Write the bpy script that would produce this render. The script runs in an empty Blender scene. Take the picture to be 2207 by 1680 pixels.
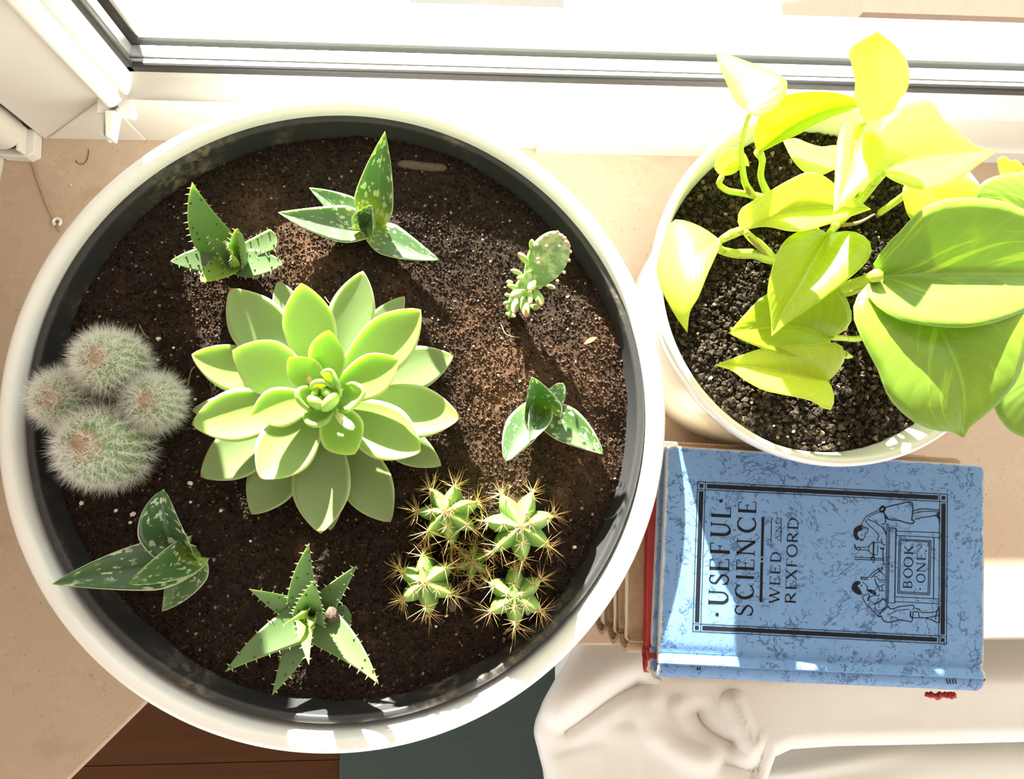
import bpy, math, random
import numpy as np
from mathutils import Matrix, Vector

# ------------------------------------------------------------------ scene, camera, light
scene = bpy.context.scene
COL = scene.collection
vs = scene.view_settings
scene.display_settings.display_device = 'sRGB'
vs.view_transform = 'Standard'; vs.look = 'None'; vs.gamma = 1.0; vs.use_curve_mapping = False
vs.exposure = 0.68
FW, FH, FOC = 2207.0, 1680.0, 1815.6
CX, CY = FW / 2, FH / 2
H = 0.62                                   # camera height above the window sill
def cam_rot():
    a, b, c = 0.09425, -0.06635, 0.00306
    ca, sa, cb, sb, cc, sc = math.cos(a), math.sin(a), math.cos(b), math.sin(b), math.cos(c), math.sin(c)
    Rx = np.array([[1, 0, 0], [0, ca, -sa], [0, sa, ca]])
    Ry = np.array([[cb, 0, sb], [0, 1, 0], [-sb, 0, cb]])
    Rz = np.array([[cc, -sc, 0], [sc, cc, 0], [0, 0, 1]])
    return Rz @ Rx @ Ry
RC = cam_rot()
cam = bpy.data.objects.new('camera', bpy.data.cameras.new('camera'))
COL.objects.link(cam)
cam.data.sensor_fit = 'HORIZONTAL'; cam.data.sensor_width = 36.0
cam.data.lens = FOC / FW * 36.0
cam.data.clip_start = 0.01; cam.data.clip_end = 200
M = Matrix([list(RC[i]) + [[0, 0, H][i]] for i in range(3)] + [[0, 0, 0, 1]])
cam.matrix_world = M
scene.camera = cam

world = bpy.data.worlds.new('hazy_sky'); scene.world = world; world.use_nodes = True
bg = world.node_tree.nodes['Background']
bg.inputs['Color'].default_value = (1.0, 0.98, 0.955, 1); bg.inputs['Strength'].default_value = 1.5

AZ = 0.28                                  # how far the light drifts to +x per metre towards the room
EL = math.radians(17.2)
sun = bpy.data.objects.new('sun', bpy.data.lights.new('sun', 'SUN'))
COL.objects.link(sun)
sun.data.energy = 33.0; sun.data.angle = math.radians(0.7); sun.data.color = (1.0, 0.95, 0.86)
n = math.hypot(AZ, 1)
sdir = Vector((AZ / n * math.cos(EL), -1 / n * math.cos(EL), -math.sin(EL)))
sun.rotation_euler = sdir.to_track_quat('-Z', 'Y').to_euler()
sun.location = (-1, 3, 2)

# ------------------------------------------------------------------ helpers
def at(px, py, z=0.0):
    "the world point at height z that lies under pixel (px, py) of the photograph"
    d = RC @ np.array([(px - CX) / FOC, -(py - CY) / FOC, -1.0])
    return np.array([d[0], d[1], d[2]]) * ((z - H) / d[2]) + np.array([0, 0, H])
def mpp(z): return (H - z) / FOC           # metres per pixel at height z
def nrm(v):
    v = np.asarray(v, float); l = np.linalg.norm(v); return v / l if l > 1e-12 else v

def setp(o, label=None, cat=None, group=None, kind=None):
    if label: o['label'] = label
    if cat: o['category'] = cat
    if group: o['group'] = group
    if kind: o['kind'] = kind
    return o
def empty(name, loc, label=None, cat=None, group=None, kind=None):
    o = bpy.data.objects.new(name, None); COL.objects.link(o); o.location = [float(x) for x in loc]
    o.empty_display_size = 0.02
    return setp(o, label, cat, group, kind)
def root_of(o):
    while o.parent: o = o.parent
    return o
def mk(name, V, F, mat, parent=None, smooth=True, attrs=None, loc=None):
    "one mesh object from world-space vertices"
    V = np.asarray(V, float).reshape(-1, 3)
    if parent is not None: org = np.array(root_of(parent).location)
    else: org = np.array(loc if loc is not None else V.mean(axis=0) * [1, 1, 0] + [0, 0, V[:, 2].min()])
    me = bpy.data.meshes.new(name)
    me.from_pydata((V - org).tolist(), [], [tuple(int(i) for i in f) for f in F])
    me.update()
    if smooth: me.polygons.foreach_set('use_smooth', [True] * len(me.polygons))
    if mat is not None: me.materials.append(mat)
    for k, v in (attrs or {}).items():
        a = me.attributes.new(k, 'FLOAT', 'POINT'); a.data.foreach_set('value', np.asarray(v, np.float32))
    o = bpy.data.objects.new(name, me); COL.objects.link(o)
    if parent is not None: o.parent = parent
    else: o.location = org.tolist()
    return o

class MB:
    "collects shapes into one mesh"
    def __init__(s): s.V = []; s.F = []; s.n = 0; s.A = {}
    def add(s, V, F, **attrs):
        V = np.asarray(V, float).reshape(-1, 3)
        s.V.append(V); s.F += [tuple(i + s.n for i in f) for f in F]
        for k, v in attrs.items():
            s.A.setdefault(k, []).append(np.broadcast_to(np.asarray(v, float), (len(V),)))
        s.n += len(V); return s
    def build(s, name, mat, parent=None, smooth=True, loc=None):
        at_ = {k: np.concatenate(v) for k, v in s.A.items() if sum(len(x) for x in v) == s.n}
        return mk(name, np.concatenate(s.V), s.F, mat, parent, smooth, at_, loc)

def box(x0, x1, y0, y1, z0, z1):
    V = [(x, y, z) for x in (x0, x1) for y in (y0, y1) for z in (z0, z1)]
    F = [(0, 1, 3, 2), (4, 6, 7, 5), (0, 4, 5, 1), (2, 3, 7, 6), (0, 2, 6, 4), (1, 5, 7, 3)]
    return V, F
def bevel(o, w=0.001, seg=2, angle=40):
    m = o.modifiers.new('bevel', 'BEVEL'); m.width = w; m.segments = seg; m.limit_method = 'ANGLE'
    m.angle_limit = math.radians(angle); m.harden_normals = False
    return o
def prism(poly, ax, a, b):
    "a closed polygon swept from a to b along axis ax ('x': poly is (y,z), 'z': poly is (x,y))"
    V = []
    for t in (a, b):
        for p, q in poly:
            V.append({'x': (t, p, q), 'y': (p, t, q), 'z': (p, q, t)}[ax])
    k = len(poly)
    F = [(i, (i + 1) % k, (i + 1) % k + k, i + k) for i in range(k)]
    F += [tuple(range(k))[::-1], tuple(range(k, 2 * k))]
    return V, F
def lathe(prof, c, n=96):
    "prof: (r, z) list from outside bottom round to inside; open chain"
    V = []; F = []; k = len(prof)
    for i in range(n):
        a = 2 * math.pi * i / n
        for r, z in prof: V.append((c[0] + r * math.cos(a), c[1] + r * math.sin(a), z))
    for i in range(n):
        j = (i + 1) % n
        for m in range(k - 1): F.append((i * k + m, j * k + m, j * k + m + 1, i * k + m + 1))
    return V, F
def catmull(P, n):
    P = np.asarray(P, float)
    if len(P) == 2: return P[0] + (P[1] - P[0]) * np.linspace(0, 1, n)[:, None]
    d = np.r_[0, np.cumsum(np.sqrt(np.linalg.norm(np.diff(P, axis=0), axis=1)) + 1e-9)]
    d2 = np.r_[0, np.cumsum(np.linalg.norm(np.diff(P, axis=0), axis=1) + 1e-9)]
    Q = np.vstack([2 * P[0] - P[1], P, 2 * P[-1] - P[-2]])
    out = []
    for t in np.linspace(0, d2[-1], n):
        i = min(max(np.searchsorted(d2, t, 'right') - 1, 0), len(P) - 2)
        u = (t - d2[i]) / (d2[i + 1] - d2[i]); p0, p1, p2, p3 = Q[i], Q[i + 1], Q[i + 2], Q[i + 3]
        out.append(.5 * ((2 * p1) + (-p0 + p2) * u + (2 * p0 - 5 * p1 + 4 * p2 - p3) * u * u + (-p0 + 3 * p1 - 3 * p2 + p3) * u ** 3))
    return np.array(out)
def tube(P, r, n=8, cap=True):
    "tube along points P with radius r (number or list)"
    P = np.asarray(P, float); k = len(P); r = np.broadcast_to(np.asarray(r, float), (k,))
    T = np.gradient(P, axis=0); T /= np.linalg.norm(T, axis=1)[:, None] + 1e-12
    u = np.cross(T[0], [0, 0, 1.0]);
    if np.linalg.norm(u) < .1: u = np.cross(T[0], [1.0, 0, 0])
    u = nrm(u); V = []; F = []
    for i in range(k):
        u = nrm(u - T[i] * np.dot(u, T[i])); w = np.cross(T[i], u)
        for j in range(n):
            a = 2 * math.pi * j / n; V.append(P[i] + r[i] * (math.cos(a) * u + math.sin(a) * w))
    for i in range(k - 1):
        for j in range(n):
            F.append((i * n + j, i * n + (j + 1) % n, (i + 1) * n + (j + 1) % n, (i + 1) * n + j))
    if cap: F += [tuple(range(n))[::-1], tuple(range((k - 1) * n, k * n))]
    return V, F
def spike(p, d, L, r):
    "a thin three-sided spine"
    d = nrm(d); u = np.cross(d, [0, 0, 1.0]);
    if np.linalg.norm(u) < .1: u = np.cross(d, [1.0, 0, 0])
    u = nrm(u); w = np.cross(d, u)
    return [p + r * u, p + r * (-.5 * u + .87 * w), p + r * (-.5 * u - .87 * w), p + d * L], [(0, 1, 3), (1, 2, 3), (2, 0, 3)]
def ellipsoid(c, ax, ra, rb, rc=None, up=(0, 0, 1), nu=10, nv=8):
    ax = nrm(ax); s = np.cross(ax, up); s = nrm(s) if np.linalg.norm(s) > .05 else nrm(np.cross(ax, [1, 0, 0])); t = np.cross(s, ax)
    rc = rc or rb; V = [np.asarray(c) - ax * ra]; F = []
    for i in range(1, nv):
        p = math.pi * i / nv
        for j in range(nu):
            a = 2 * math.pi * j / nu
            V.append(np.asarray(c) - ax * ra * math.cos(p) + math.sin(p) * (rb * math.cos(a) * s + rc * math.sin(a) * t))
    V.append(np.asarray(c) + ax * ra); e = len(V) - 1
    for j in range(nu):
        F.append((0, 1 + (j + 1) % nu, 1 + j)); b = 1 + (nv - 2) * nu
        F.append((e, b + j, b + (j + 1) % nu))
    for i in range(nv - 2):
        for j in range(nu):
            a = 1 + i * nu
            F.append((a + j, a + (j + 1) % nu, a + nu + (j + 1) % nu, a + nu + j))
    return V, F
_rng = np.random.RandomState(7)
_tab = _rng.rand(256, 256)
def vnoise(x, y):
    xi = np.floor(x).astype(int); yi = np.floor(y).astype(int); fx = x - xi; fy = y - yi
    fx = fx * fx * (3 - 2 * fx); fy = fy * fy * (3 - 2 * fy)
    g = lambda a, b: _tab[a % 256, b % 256]
    return (g(xi, yi) * (1 - fx) + g(xi + 1, yi) * fx) * (1 - fy) + (g(xi, yi + 1) * (1 - fx) + g(xi + 1, yi + 1) * fx) * fy
def fbm(x, y, o=4):
    s = 0; a = .5
    for k in range(o): s = s + a * (vnoise(x * 2 ** k + 17 * k, y * 2 ** k + 31 * k) - .5); a *= .5
    return s

# ------------------------------------------------------------------ materials
class NT:
    def __init__(s, name):
        s.m = bpy.data.materials.new(name); s.m.use_nodes = True; s.t = s.m.node_tree
        s.p = s.t.nodes['Principled BSDF']; s.out = s.t.nodes['Material Output']
    def n(s, typ, ins=None, **kw):
        q = s.t.nodes.new(typ)
        for k, v in kw.items(): setattr(q, k, v)
        for k, v in (ins or {}).items():
            i = q.inputs[k]
            if hasattr(v, 'is_output') or hasattr(v, 'links'): s.t.links.new(v, i)
            else: i.default_value = v
        return q
    def link(s, a, b): s.t.links.new(a, b)
    def set(s, **kw):
        names = dict(color='Base Color', rough='Roughness', metal='Metallic', spec='Specular IOR Level', coat='Coat Weight', coatr='Coat Roughness',
                     sss='Subsurface Weight', sssr='Subsurface Radius', ssss='Subsurface Scale', normal='Normal', alpha='Alpha', sheen='Sheen Weight', trans='Transmission Weight')
        for k, v in kw.items():
            i = s.p.inputs[names[k]]
            if hasattr(v, 'links'): s.link(v, i)
            else: i.default_value = v
        return s
    def attr(s, name): return s.n('ShaderNodeAttribute', attribute_name=name).outputs['Fac']
    def coord(s, which='Object'): return s.n('ShaderNodeTexCoord').outputs[which]
    def noise(s, vec, scale, detail=3, rough=.55, dist=0):
        return s.n('ShaderNodeTexNoise', {'Vector': vec, 'Scale': scale, 'Detail': detail, 'Roughness': rough, 'Distortion': dist}).outputs['Fac']
    def ramp(s, fac, stops, interp='LINEAR'):
        r = s.n('ShaderNodeValToRGB', {'Fac': fac}); r.color_ramp.interpolation = interp
        e = r.color_ramp.elements
        while len(e) < len(stops): e.new(.5)
        for q, (p, c) in zip(e, stops):
            q.position = p; q.color = (*c, 1) if len(c) == 3 else c
        return r.outputs['Color']
    def mix(s, f, a, b, mode='MIX'):
        q = s.n('ShaderNodeMix', data_type='RGBA', blend_type=mode)
        for idx, v in ((0, f), (6, a), (7, b)):
            if hasattr(v, 'links'): s.link(v, q.inputs[idx])
            else: q.inputs[idx].default_value = v if idx == 0 else (*v, 1)
        return q.outputs[2]
    def math(s, op, a, b=0.0, c=None, clamp=False):
        q = s.n('ShaderNodeMath', operation=op, use_clamp=clamp)
        for i, v in enumerate((a, b) if c is None else (a, b, c)):
            if hasattr(v, 'links'): s.link(v, q.inputs[i])
            else: q.inputs[i].default_value = v
        return q.outputs[0]
    def sstep(s, v, a, b):
        q = s.n('ShaderNodeMapRange', {'Value': v, 'From Min': a, 'From Max': b, 'To Min': 0.0, 'To Max': 1.0}, interpolation_type='SMOOTHSTEP')
        return q.outputs[0]
    def bump(s, h, strength=.3, dist=.001):
        return s.n('ShaderNodeBump', {'Height': h, 'Strength': strength, 'Distance': dist}).outputs['Normal']
    def vec(s, x, y, z=0.0):
        q = s.n('ShaderNodeCombineXYZ')
        for i, v in enumerate((x, y, z)):
            if hasattr(v, 'links'): s.link(v, q.inputs[i])
            else: q.inputs[i].default_value = v
        return q.outputs[0]
    def scale(s, v, xyz):
        return s.n('ShaderNodeMapping', {'Vector': v, 'Scale': xyz}).outputs['Vector']
    def translucent(s, color, fac, normal=None):
        "mix a translucent lobe into the leaf"
        t = s.n('ShaderNodeBsdfTranslucent', {'Color': color if hasattr(color, 'links') else (*color, 1)})
        mx = s.n('ShaderNodeMixShader', {0: fac, 1: s.p.outputs[0], 2: t.outputs[0]})
        s.link(mx.outputs[0], s.out.inputs['Surface']); return s

def plain(name, c, rough=.5, **kw): return NT(name).set(color=(*c, 1), rough=rough, **kw).m

# white plastic of the window frame
k = NT('white_frame_plastic'); co = k.coord()
k.set(color=k.mix(k.noise(co, 30, 4), (.74, .71, .65), (.80, .775, .72)), rough=.32, spec=.45); MAT_PVC = k.m
MAT_WHITE = plain('white_plastic', (.80, .78, .73), .35)
MAT_GASKET = plain('black_rubber_gasket', (.018, .018, .02), .42)
MAT_SPACER = plain('grey_aluminium_spacer', (.42, .43, .43), .38, metal=.7)
MAT_DARK = plain('dark_hollow', (.03, .012, .008), .8)
MAT_SCREW = plain('steel_screw', (.32, .30, .27), .35, metal=.9)
k = NT('window_glass')
fr = k.n('ShaderNodeLayerWeight', {'Blend': .5}).outputs['Facing']
mx = k.n('ShaderNodeMixShader', {0: k.math('ADD', k.math('MULTIPLY', k.math('POWER', fr, 5.0), .5), .02), 1: k.n('ShaderNodeBsdfTransparent', {'Color': (.97, .98, .97, 1)}).outputs[0], 2: k.n('ShaderNodeBsdfGlossy', {'Roughness': .02}).outputs[0]})
k.link(mx.outputs[0], k.out.inputs['Surface']); MAT_GLASS = k.m
# polished beige stone of the sill
k = NT('beige_stone_sill'); co = k.coord()
c = k.mix(k.noise(co, 9, 5), (.47, .345, .255), (.575, .445, .345))
c = k.mix(k.math('MULTIPLY', k.sstep(k.noise(k.scale(co, (1, 1.6, 1)), 18, 5, .6), .56, .76), .55), c, (.41, .285, .20))
c = k.mix(k.sstep(k.noise(co, 420, 2), .70, .74), c, (.30, .21, .14))
vn = k.math('ABSOLUTE', k.math('SUBTRACT', k.noise(co, 5.5, 6, .6, .6), .5))
c = k.mix(k.math('MULTIPLY', k.sstep(vn, .005, .001), .16), c, (.66, .54, .44))
k.set(color=c, rough=k.ramp(k.noise(co, 40, 4), [(.3, (.22,) * 3), (.7, (.36,) * 3)]), spec=.4, normal=k.bump(k.noise(co, 60, 4), .05)); MAT_SILL = k.m
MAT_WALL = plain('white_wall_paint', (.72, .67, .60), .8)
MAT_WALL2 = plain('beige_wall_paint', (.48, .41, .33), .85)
# white glazed planters
k = NT('white_glazed_ceramic'); co = k.coord()
k.set(color=k.mix(k.noise(co, 14, 3), (.85, .845, .835), (.885, .88, .87)), rough=.14, spec=.5); MAT_GLAZE = k.m
k = NT('white_ribbed_ceramic'); co = k.coord()
k.set(color=(.83, .81, .765, 1), rough=.2, spec=.5); MAT_RIB = k.m
k = NT('black_nursery_plastic'); co = k.coord()
ds = k.math('MULTIPLY', k.sstep(k.noise(co, 16, 6, .7), .47, .66), k.sstep(k.noise(co, 260, 5), .40, .66))
k.set(color=k.mix(ds, (.030, .030, .032), (.17, .13, .095)), rough=k.math('ADD', k.math('MULTIPLY', ds, .3), .48)); MAT_NURSERY = k.m
# soil
def soil_mat(name, dark, mid, red, big=1.0):
    k = NT(name); co = k.coord(); rn = k.attr('rnd')
    f = k.math('ADD', k.math('MULTIPLY', k.noise(co, 260, 6, .75), .55), k.math('MULTIPLY', rn, .45))
    c = k.ramp(f, [(.28, dark), (.50, mid), (.68, tuple(x * 1.8 for x in mid)), (.80, (.15, .10, .068))])
    rd = k.math('MAXIMUM', k.attr('sunlit_coir'), k.math('MULTIPLY', k.sstep(k.noise(co, 15, 5, .6), .58, .72), .5))
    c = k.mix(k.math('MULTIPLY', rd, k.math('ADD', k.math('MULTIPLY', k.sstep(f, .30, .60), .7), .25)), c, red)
    c = k.mix(k.sstep(rn, .972, .99), c, (.30, .22, .155))
    h = k.math('ADD', k.noise(co, 330, 5, .7), k.math('MULTIPLY', k.noise(co, 1100, 3), .5))
    k.set(color=c, rough=.9, spec=.12, normal=k.bump(h, .8, .0012)); return k.m
MAT_SOIL = soil_mat('dark_potting_soil', (.0075, .005, .0037), (.027, .0175, .0125), (.150, .080, .048))
MAT_SOIL2 = soil_mat('coarse_potting_soil', (.010, .008, .006), (.034, .025, .018), (.085, .050, .034))
MAT_PERLITE = plain('white_perlite', (.72, .66, .60), .9)
k = NT('grey_brown_bark'); co = k.coord(); k.set(color=k.mix(k.noise(k.scale(co, (1, 3, 1)), 300, 4, .7), (.035, .024, .018), (.15, .105, .075)), rough=.9, normal=k.bump(k.noise(co, 500, 4), .8, .001)); MAT_TWIG = k.m
MAT_DRYLEAF = plain('dry_orange_leaf', (.52, .27, .10), .6)
# ------------------------------------------------------------------ the setting: sill, window, wall, floor
SILL_F = -0.1265
poly = [(0.95, SILL_F - .004), (-0.1795, SILL_F), (-0.36, -0.307), (-0.36, 0.30), (0.95, 0.30)]
sill = bevel(mk('trim_1', *prism(poly, 'z', -0.011, 0.0), MAT_SILL, smooth=False), .0018, 2)
setp(sill, 'beige stone window sill with angled left front corner', kind='structure')
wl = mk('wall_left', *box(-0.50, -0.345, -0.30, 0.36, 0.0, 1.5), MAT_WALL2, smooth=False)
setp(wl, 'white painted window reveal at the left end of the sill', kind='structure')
mb = MB()
mb.add(*box(-2.6, 3.2, 0.16, 0.26, -0.79, -0.011))
wb = mb.build('wall_back', MAT_WALL, smooth=False); setp(wb, 'white wall under the window sill', kind='structure')
ow = mk('wall_outside', *box(-2.6, -0.345, 0.26, 0.52, -0.79, 1.5), MAT_WALL, smooth=False)
setp(ow, 'house wall left of the window', kind='structure')

cl = mk('shading_ceiling', *box(-2.6, 3.2, -2.6, 0.52, 1.42, 1.5), MAT_WALL2, smooth=False); setp(cl, 'unseen overhead slab added to block the sky above the window', kind='structure')  # out of view, added to keep overhead sky light off the sill

# window
win = empty('window_1', (0.1, 0.25, 0.0), 'white plastic window with black gasket behind the plants', kind='structure')
XR, ZT = 1.30, 1.30                        # far ends, outside the frame
YF = 0.2430
# bottom and left members of the fixed frame, with a small moulded step
pf = [(YF, 0.0), (YF, .0765), (YF + .004, .0775), (YF + .07, .0775), (YF + .07, 0.0)]
f1 = bevel(mk('frame_rail', *prism(pf, 'x', -0.2290, XR), MAT_PVC, win, smooth=False), .0012, 2)
pl = [(-0.3030, YF - .0004), (-0.2290, YF - .0004), (-0.2290, YF + .07), (-0.3030, YF + .07)]
f2 = mk('frame_rail', *prism(pl, 'z', 0.0, ZT), MAT_PVC, win, smooth=False); bevel(f2, .0012, 2)
mk('cover_strip', *prism([(YF - .003, .0002), (YF - .003, .0205), (YF - .001, .0225), (YF + .001, .0230), (YF + .001, .0002)], 'x', .06, XR), MAT_PVC, win, smooth=False)
# mitred joint line across the corner
pts = [(-.2985, YF - .0012, .003), (-.2310, YF - .0012, .0745)]
seam = MB(); seam.add(*tube(pts, .0004, 6))
MAT_SEAM = plain('grey_joint_sealant', (.56, .52, .44), .7)
seam.build('mitre_seam', MAT_SEAM, win)
# glazing beads: double-rounded moulding towards the room
def bead_profile(n=26):
    # (towards the opening 0..1, towards the room)
    out = []
    for i in range(n + 1):
        t = i / n
        h = .0062 * math.sin(math.pi * min(1, t / .56)) ** .6 * (t < .56) + (t >= .56) * .0050 * math.sin(math.pi * min(1, max(0, (t - .56) / .44))) ** .6
        base = .0035 * (1 - t) - .006 * t
        out.append((t, base + max(h, .0008)))
    return out
BW = .0235
bp = bead_profile()
pbot = [(YF - .0015 - .0026 * math.sin(math.pi * min(1, t * 1.15 + .12)) ** .8 + .0105 * t ** 1.6, .0765 + t * BW) for t, h in bp] + [(YF + .014, .0765 + BW), (YF + .014, .0765)]
mk('glazing_bead', *prism(pbot, 'x', -.2265, XR), MAT_PVC, win)
plf = [(-.2290 + t * BW, YF - .0012 - h) for t, h in bp] + [(-.2290 + BW, YF + .014), (-.2290, YF + .014)]
mk('glazing_bead', *prism(plf, 'z', .0775, ZT), MAT_PVC, win)
for o in win.children[-2:]:
    m = o.modifiers.new('edges', 'EDGE_SPLIT'); m.split_angle = math.radians(50)
# narrow black shadow joint between left bead and frame
jb = MB(); jb.add(*box(-.2312, -.2290, YF - .0010, YF + .01, .0775, ZT)); jb.build('bead_joint', plain('dark_joint', (.16, .13, .09), .8), win, smooth=False)
GX, GZ = -.2290 + BW, .0765 + BW           # glass edge, -.2055 / .100
YG = .2535
gk = MB(); gk.add(*box(-.2290, XR, YG - .0038, YG, GZ - .004, GZ + .0042))
bevel(gk.build('gasket', MAT_GASKET, win, smooth=False), .0012, 2)
gk = MB(); gk.add(*box(GX - .004, GX + .0046, YG - .0038, YG, GZ - .004, ZT))
bevel(gk.build('gasket', MAT_GASKET, win, smooth=False), .0012, 2)
mk('glass_pane', *box(GX - .006, XR, YG, YG + .004, GZ - .006, ZT), MAT_GLASS, win, smooth=False)
mk('glass_pane', *box(GX - .006, XR, YG + .0125, YG + .0165, GZ - .006, ZT), MAT_GLASS, win, smooth=False)
sp = MB(); sp.add(*box(GX - .004, XR, YG + .0042, YG + .0123, GZ - .006, GZ + .0005)); bevel(sp.build('spacer_bar', MAT_SPACER, win, smooth=False), .001, 2)
sp = MB(); sp.add(*box(GX - .006, GX + .0020, YG + .0042, YG + .0123, GZ + .0005, ZT)); bevel(sp.build('spacer_bar', MAT_SPACER, win, smooth=False), .001, 2)
gk = MB(); gk.add(*box(GX - .006, XR, YG + .0167, YG + .0195, GZ - .012, GZ - .001)); bevel(gk.build('gasket', plain('grey_outer_gasket', (.16, .17, .17), .5), win, smooth=False), .0012, 2)
gk = MB(); gk.add(*box(GX - .008, GX + .005, YG + .0167, YG + .0205, GZ - .006, ZT)); bevel(gk.build('gasket', MAT_GASKET, win, smooth=False), .0012, 2)
po = [(YG + .0195, GZ - .004), (YG + .024, GZ - .006), (YG + .040, .074), (YG + .040, .0), (YG + .0195, .0)]
mk('outer_rail', *prism(po, 'x', -.3030, XR), MAT_PVC, win, smooth=False)
po = [(GX + .002, YG + .0205), (GX + .002, YG + .024), (-.2150, YG + .040), (-.345, YG + .040), (-.345, YG + .0205)]
mk('outer_rail', *prism(po, 'z', .0, ZT), MAT_PVC, win, smooth=False)
# outside window ledge
lp = [(.2935, .050), (.322, .040), (.327, .022), (.323, .022), (.319, .034), (.2935, .044)]
led = mk('trim_2', *prism(lp, 'x', -.60, 1.5), plain('white_coated_ledge', (.78, .77, .74), .4), smooth=False)
setp(led, 'white metal ledge outside the window', kind='structure')

# half-round trim strip with a plastic end cap at the left of the frame
strip = empty('blind_guide', (-.3205, .238, 0), 'white half-round blind guide with plastic end cap in the left window corner', 'blind guide')
V, F = prism([(-.3205 + .0135 * math.cos(a), .240 + .0135 * math.sin(a)) for a in np.linspace(0, 2 * math.pi, 33)[:-1]], 'z', .020, 1.25)
o = mk('guide_tube', V, F, MAT_PVC, strip); m = o.modifiers.new('e', 'EDGE_SPLIT'); m.split_angle = math.radians(50)
mb = MB(); mb.add(*prism([(-.3205 + .0105 * math.cos(a), .2405 + .0105 * math.sin(a)) for a in np.linspace(0, 2 * math.pi, 25)[:-1]], 'z', .012, .021))
mb.build('hollow', MAT_DARK, strip)
mb = MB()
cp = [(-.3345, .246), (-.3330, .2290), (-.3270, .2255), (-.3090, .2245), (-.3035, .2275), (-.3035, .246)]
mb.add(*prism(cp, 'z', 0.0, .0115)); mb.add(*box(-.3115, -.3085, .2255, .246, .0115, .0215)); mb.add(*box(-.3345, -.3315, .2290, .246, .0115, .024))
bevel(mb.build('end_cap', MAT_WHITE, strip, smooth=False), .0012, 2)
# plaster fillet on the sill against the reveal
P = catmull([(-.347, .262, .004), (-.340, .236, .004), (-.3385, .220, .004), (-.343, .195, .004), (-.348, .17, .004)], 14)
o = mk('trim_3', *tube(P, [.009, .0095, .010, .0092, .0095, .010, .0092, .009, .0095, .0085, .008, .0075, .007, .006], 10), MAT_WALL)
setp(o, 'white plaster bead in the left corner of the sill', kind='structure')

# stay bracket screwed to the frame
br = empty('stay_bracket', (-.225, .236, .066), 'white plastic bracket with a screw under the left glazing bead', 'bracket')
zt = .0745
mb = MB(); mb.add(*prism([(-.2345, .2425), (-.2345, .2325), (-.2215, .2318), (-.2125, .2302), (-.2105, .2318), (-.2130, .2425)], 'z', zt - .008, zt))
bevel(mb.build('mounting_plate', MAT_WHITE, br, smooth=False), .001, 3)
mb = MB()
mb.add(*prism([(-.2343, .2335), (-.2325, .2180), (-.2300, .2175), (-.2295, .2335)], 'z', zt - .016, zt - .002))
mb.add(*prism([(-.2288, .2335), (-.2275, .2155), (-.2240, .2150), (-.2218, .2335)], 'z', zt - .010, zt + .0015))
bevel(mb.build('prong', MAT_WHITE, br, smooth=False), .0009, 3)
mb = MB(); mb.add(*lathe([(.0001, zt + .0004), (.0026, zt + .0004), (.0028, zt + .0008), (.0022, zt + .0013), (.0006, zt + .0015), (.0001, zt + .0006)], (-.2228, .2352), 20))
mb.build('screw', MAT_SCREW, br)

# floor
k = NT('brown_floor_boards'); co = k.coord()
g = k.noise(k.scale(co, (1, 18, 1)), 6, 5, .6)
k.set(color=k.mix(g, (.050, .018, .005), (.085, .033, .010)), rough=.7, spec=.12); MAT_FLOOR = k.m
fl = mk('floor', *box(-1.6, 1.9, -1.8, .16, -.78, -.762), MAT_FLOOR, smooth=False); setp(fl, 'brown wooden floor boards below the sill', kind='structure')
mbs = []
for i in range(18):                        # boards run along the wall
    y0 = .15 - .1 * (i + 1)
    o = mk('board', *box(-1.6, 1.9, y0 + .0006, y0 + .0994, -.762, -.755), MAT_FLOOR, fl, smooth=False)
k = NT('dark_green_rug'); co = k.coord()
k.set(color=k.mix(k.noise(co, 300, 3), (.042, .060, .055), (.070, .092, .085)), rough=.95, spec=.1)
rug = mk('rug', *box(at(731, 1640, -.74)[0], .62, -1.2, .10, -.755, -.743), k.m, smooth=False)
setp(rug, 'dark grey-green rug on the floor under the sill', 'rug')
bevel(rug, .004, 2)

# things lying on the left of the sill
P = catmull([np.append(at(x, y, .0012)[:2], .0009) for x, y in ((52, 306), (60, 335), (72, 360), (82, 392), (92, 420), (101, 445), (112, 466), (121, 484), (128, 500))], 40)
P[:, 0] += .0003 * np.sin(np.arange(40) * 1.9)
o = mk('cord', *tube(P, .0007, 6), plain('beige_cord', (.42, .31, .21), .9)); setp(o, 'thin beige cord lying on the left of the sill', 'cord')
c = at(122, 478, .002); mb = MB(); R0, r0 = .0026, .00115
ring = [(c[0] + R0 * math.cos(a), c[1] + R0 * math.sin(a), .0013) for a in np.linspace(math.radians(-62), math.radians(240), 26)]
mb.add(*tube(ring, r0, 8)); o = mb.build('cord_clip', MAT_WHITE); setp(o, 'small white open ring clip on the beige cord', 'clip')
P = catmull([np.append(at(x, y, .0006)[:2], .0006) for x, y in ((163, 346), (168, 352), (178, 354), (186, 347), (190, 335), (191, 322))], 24)
o = mk('hair', *tube(P, .00032, 5), plain('dark_hair', (.12, .08, .05), .7)); setp(o, 'curled dark hair lying on the sill below the bracket', 'hair')
for i, (x, y, a, lab) in enumerate(((152, 398, 1.0, 'tiny white flake on the sill left of the big planter'), (196, 1460, .9, 'tiny pale flake on the sill below the big planter'))):
    c = at(x, y, .0008); d = np.array([math.cos(a), -math.sin(a), 0])
    o = mk('flake', *ellipsoid(c, d, .0016, .0006, .0004), MAT_PERLITE if i == 0 else MAT_SILL); setp(o, lab, 'flake')

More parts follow.
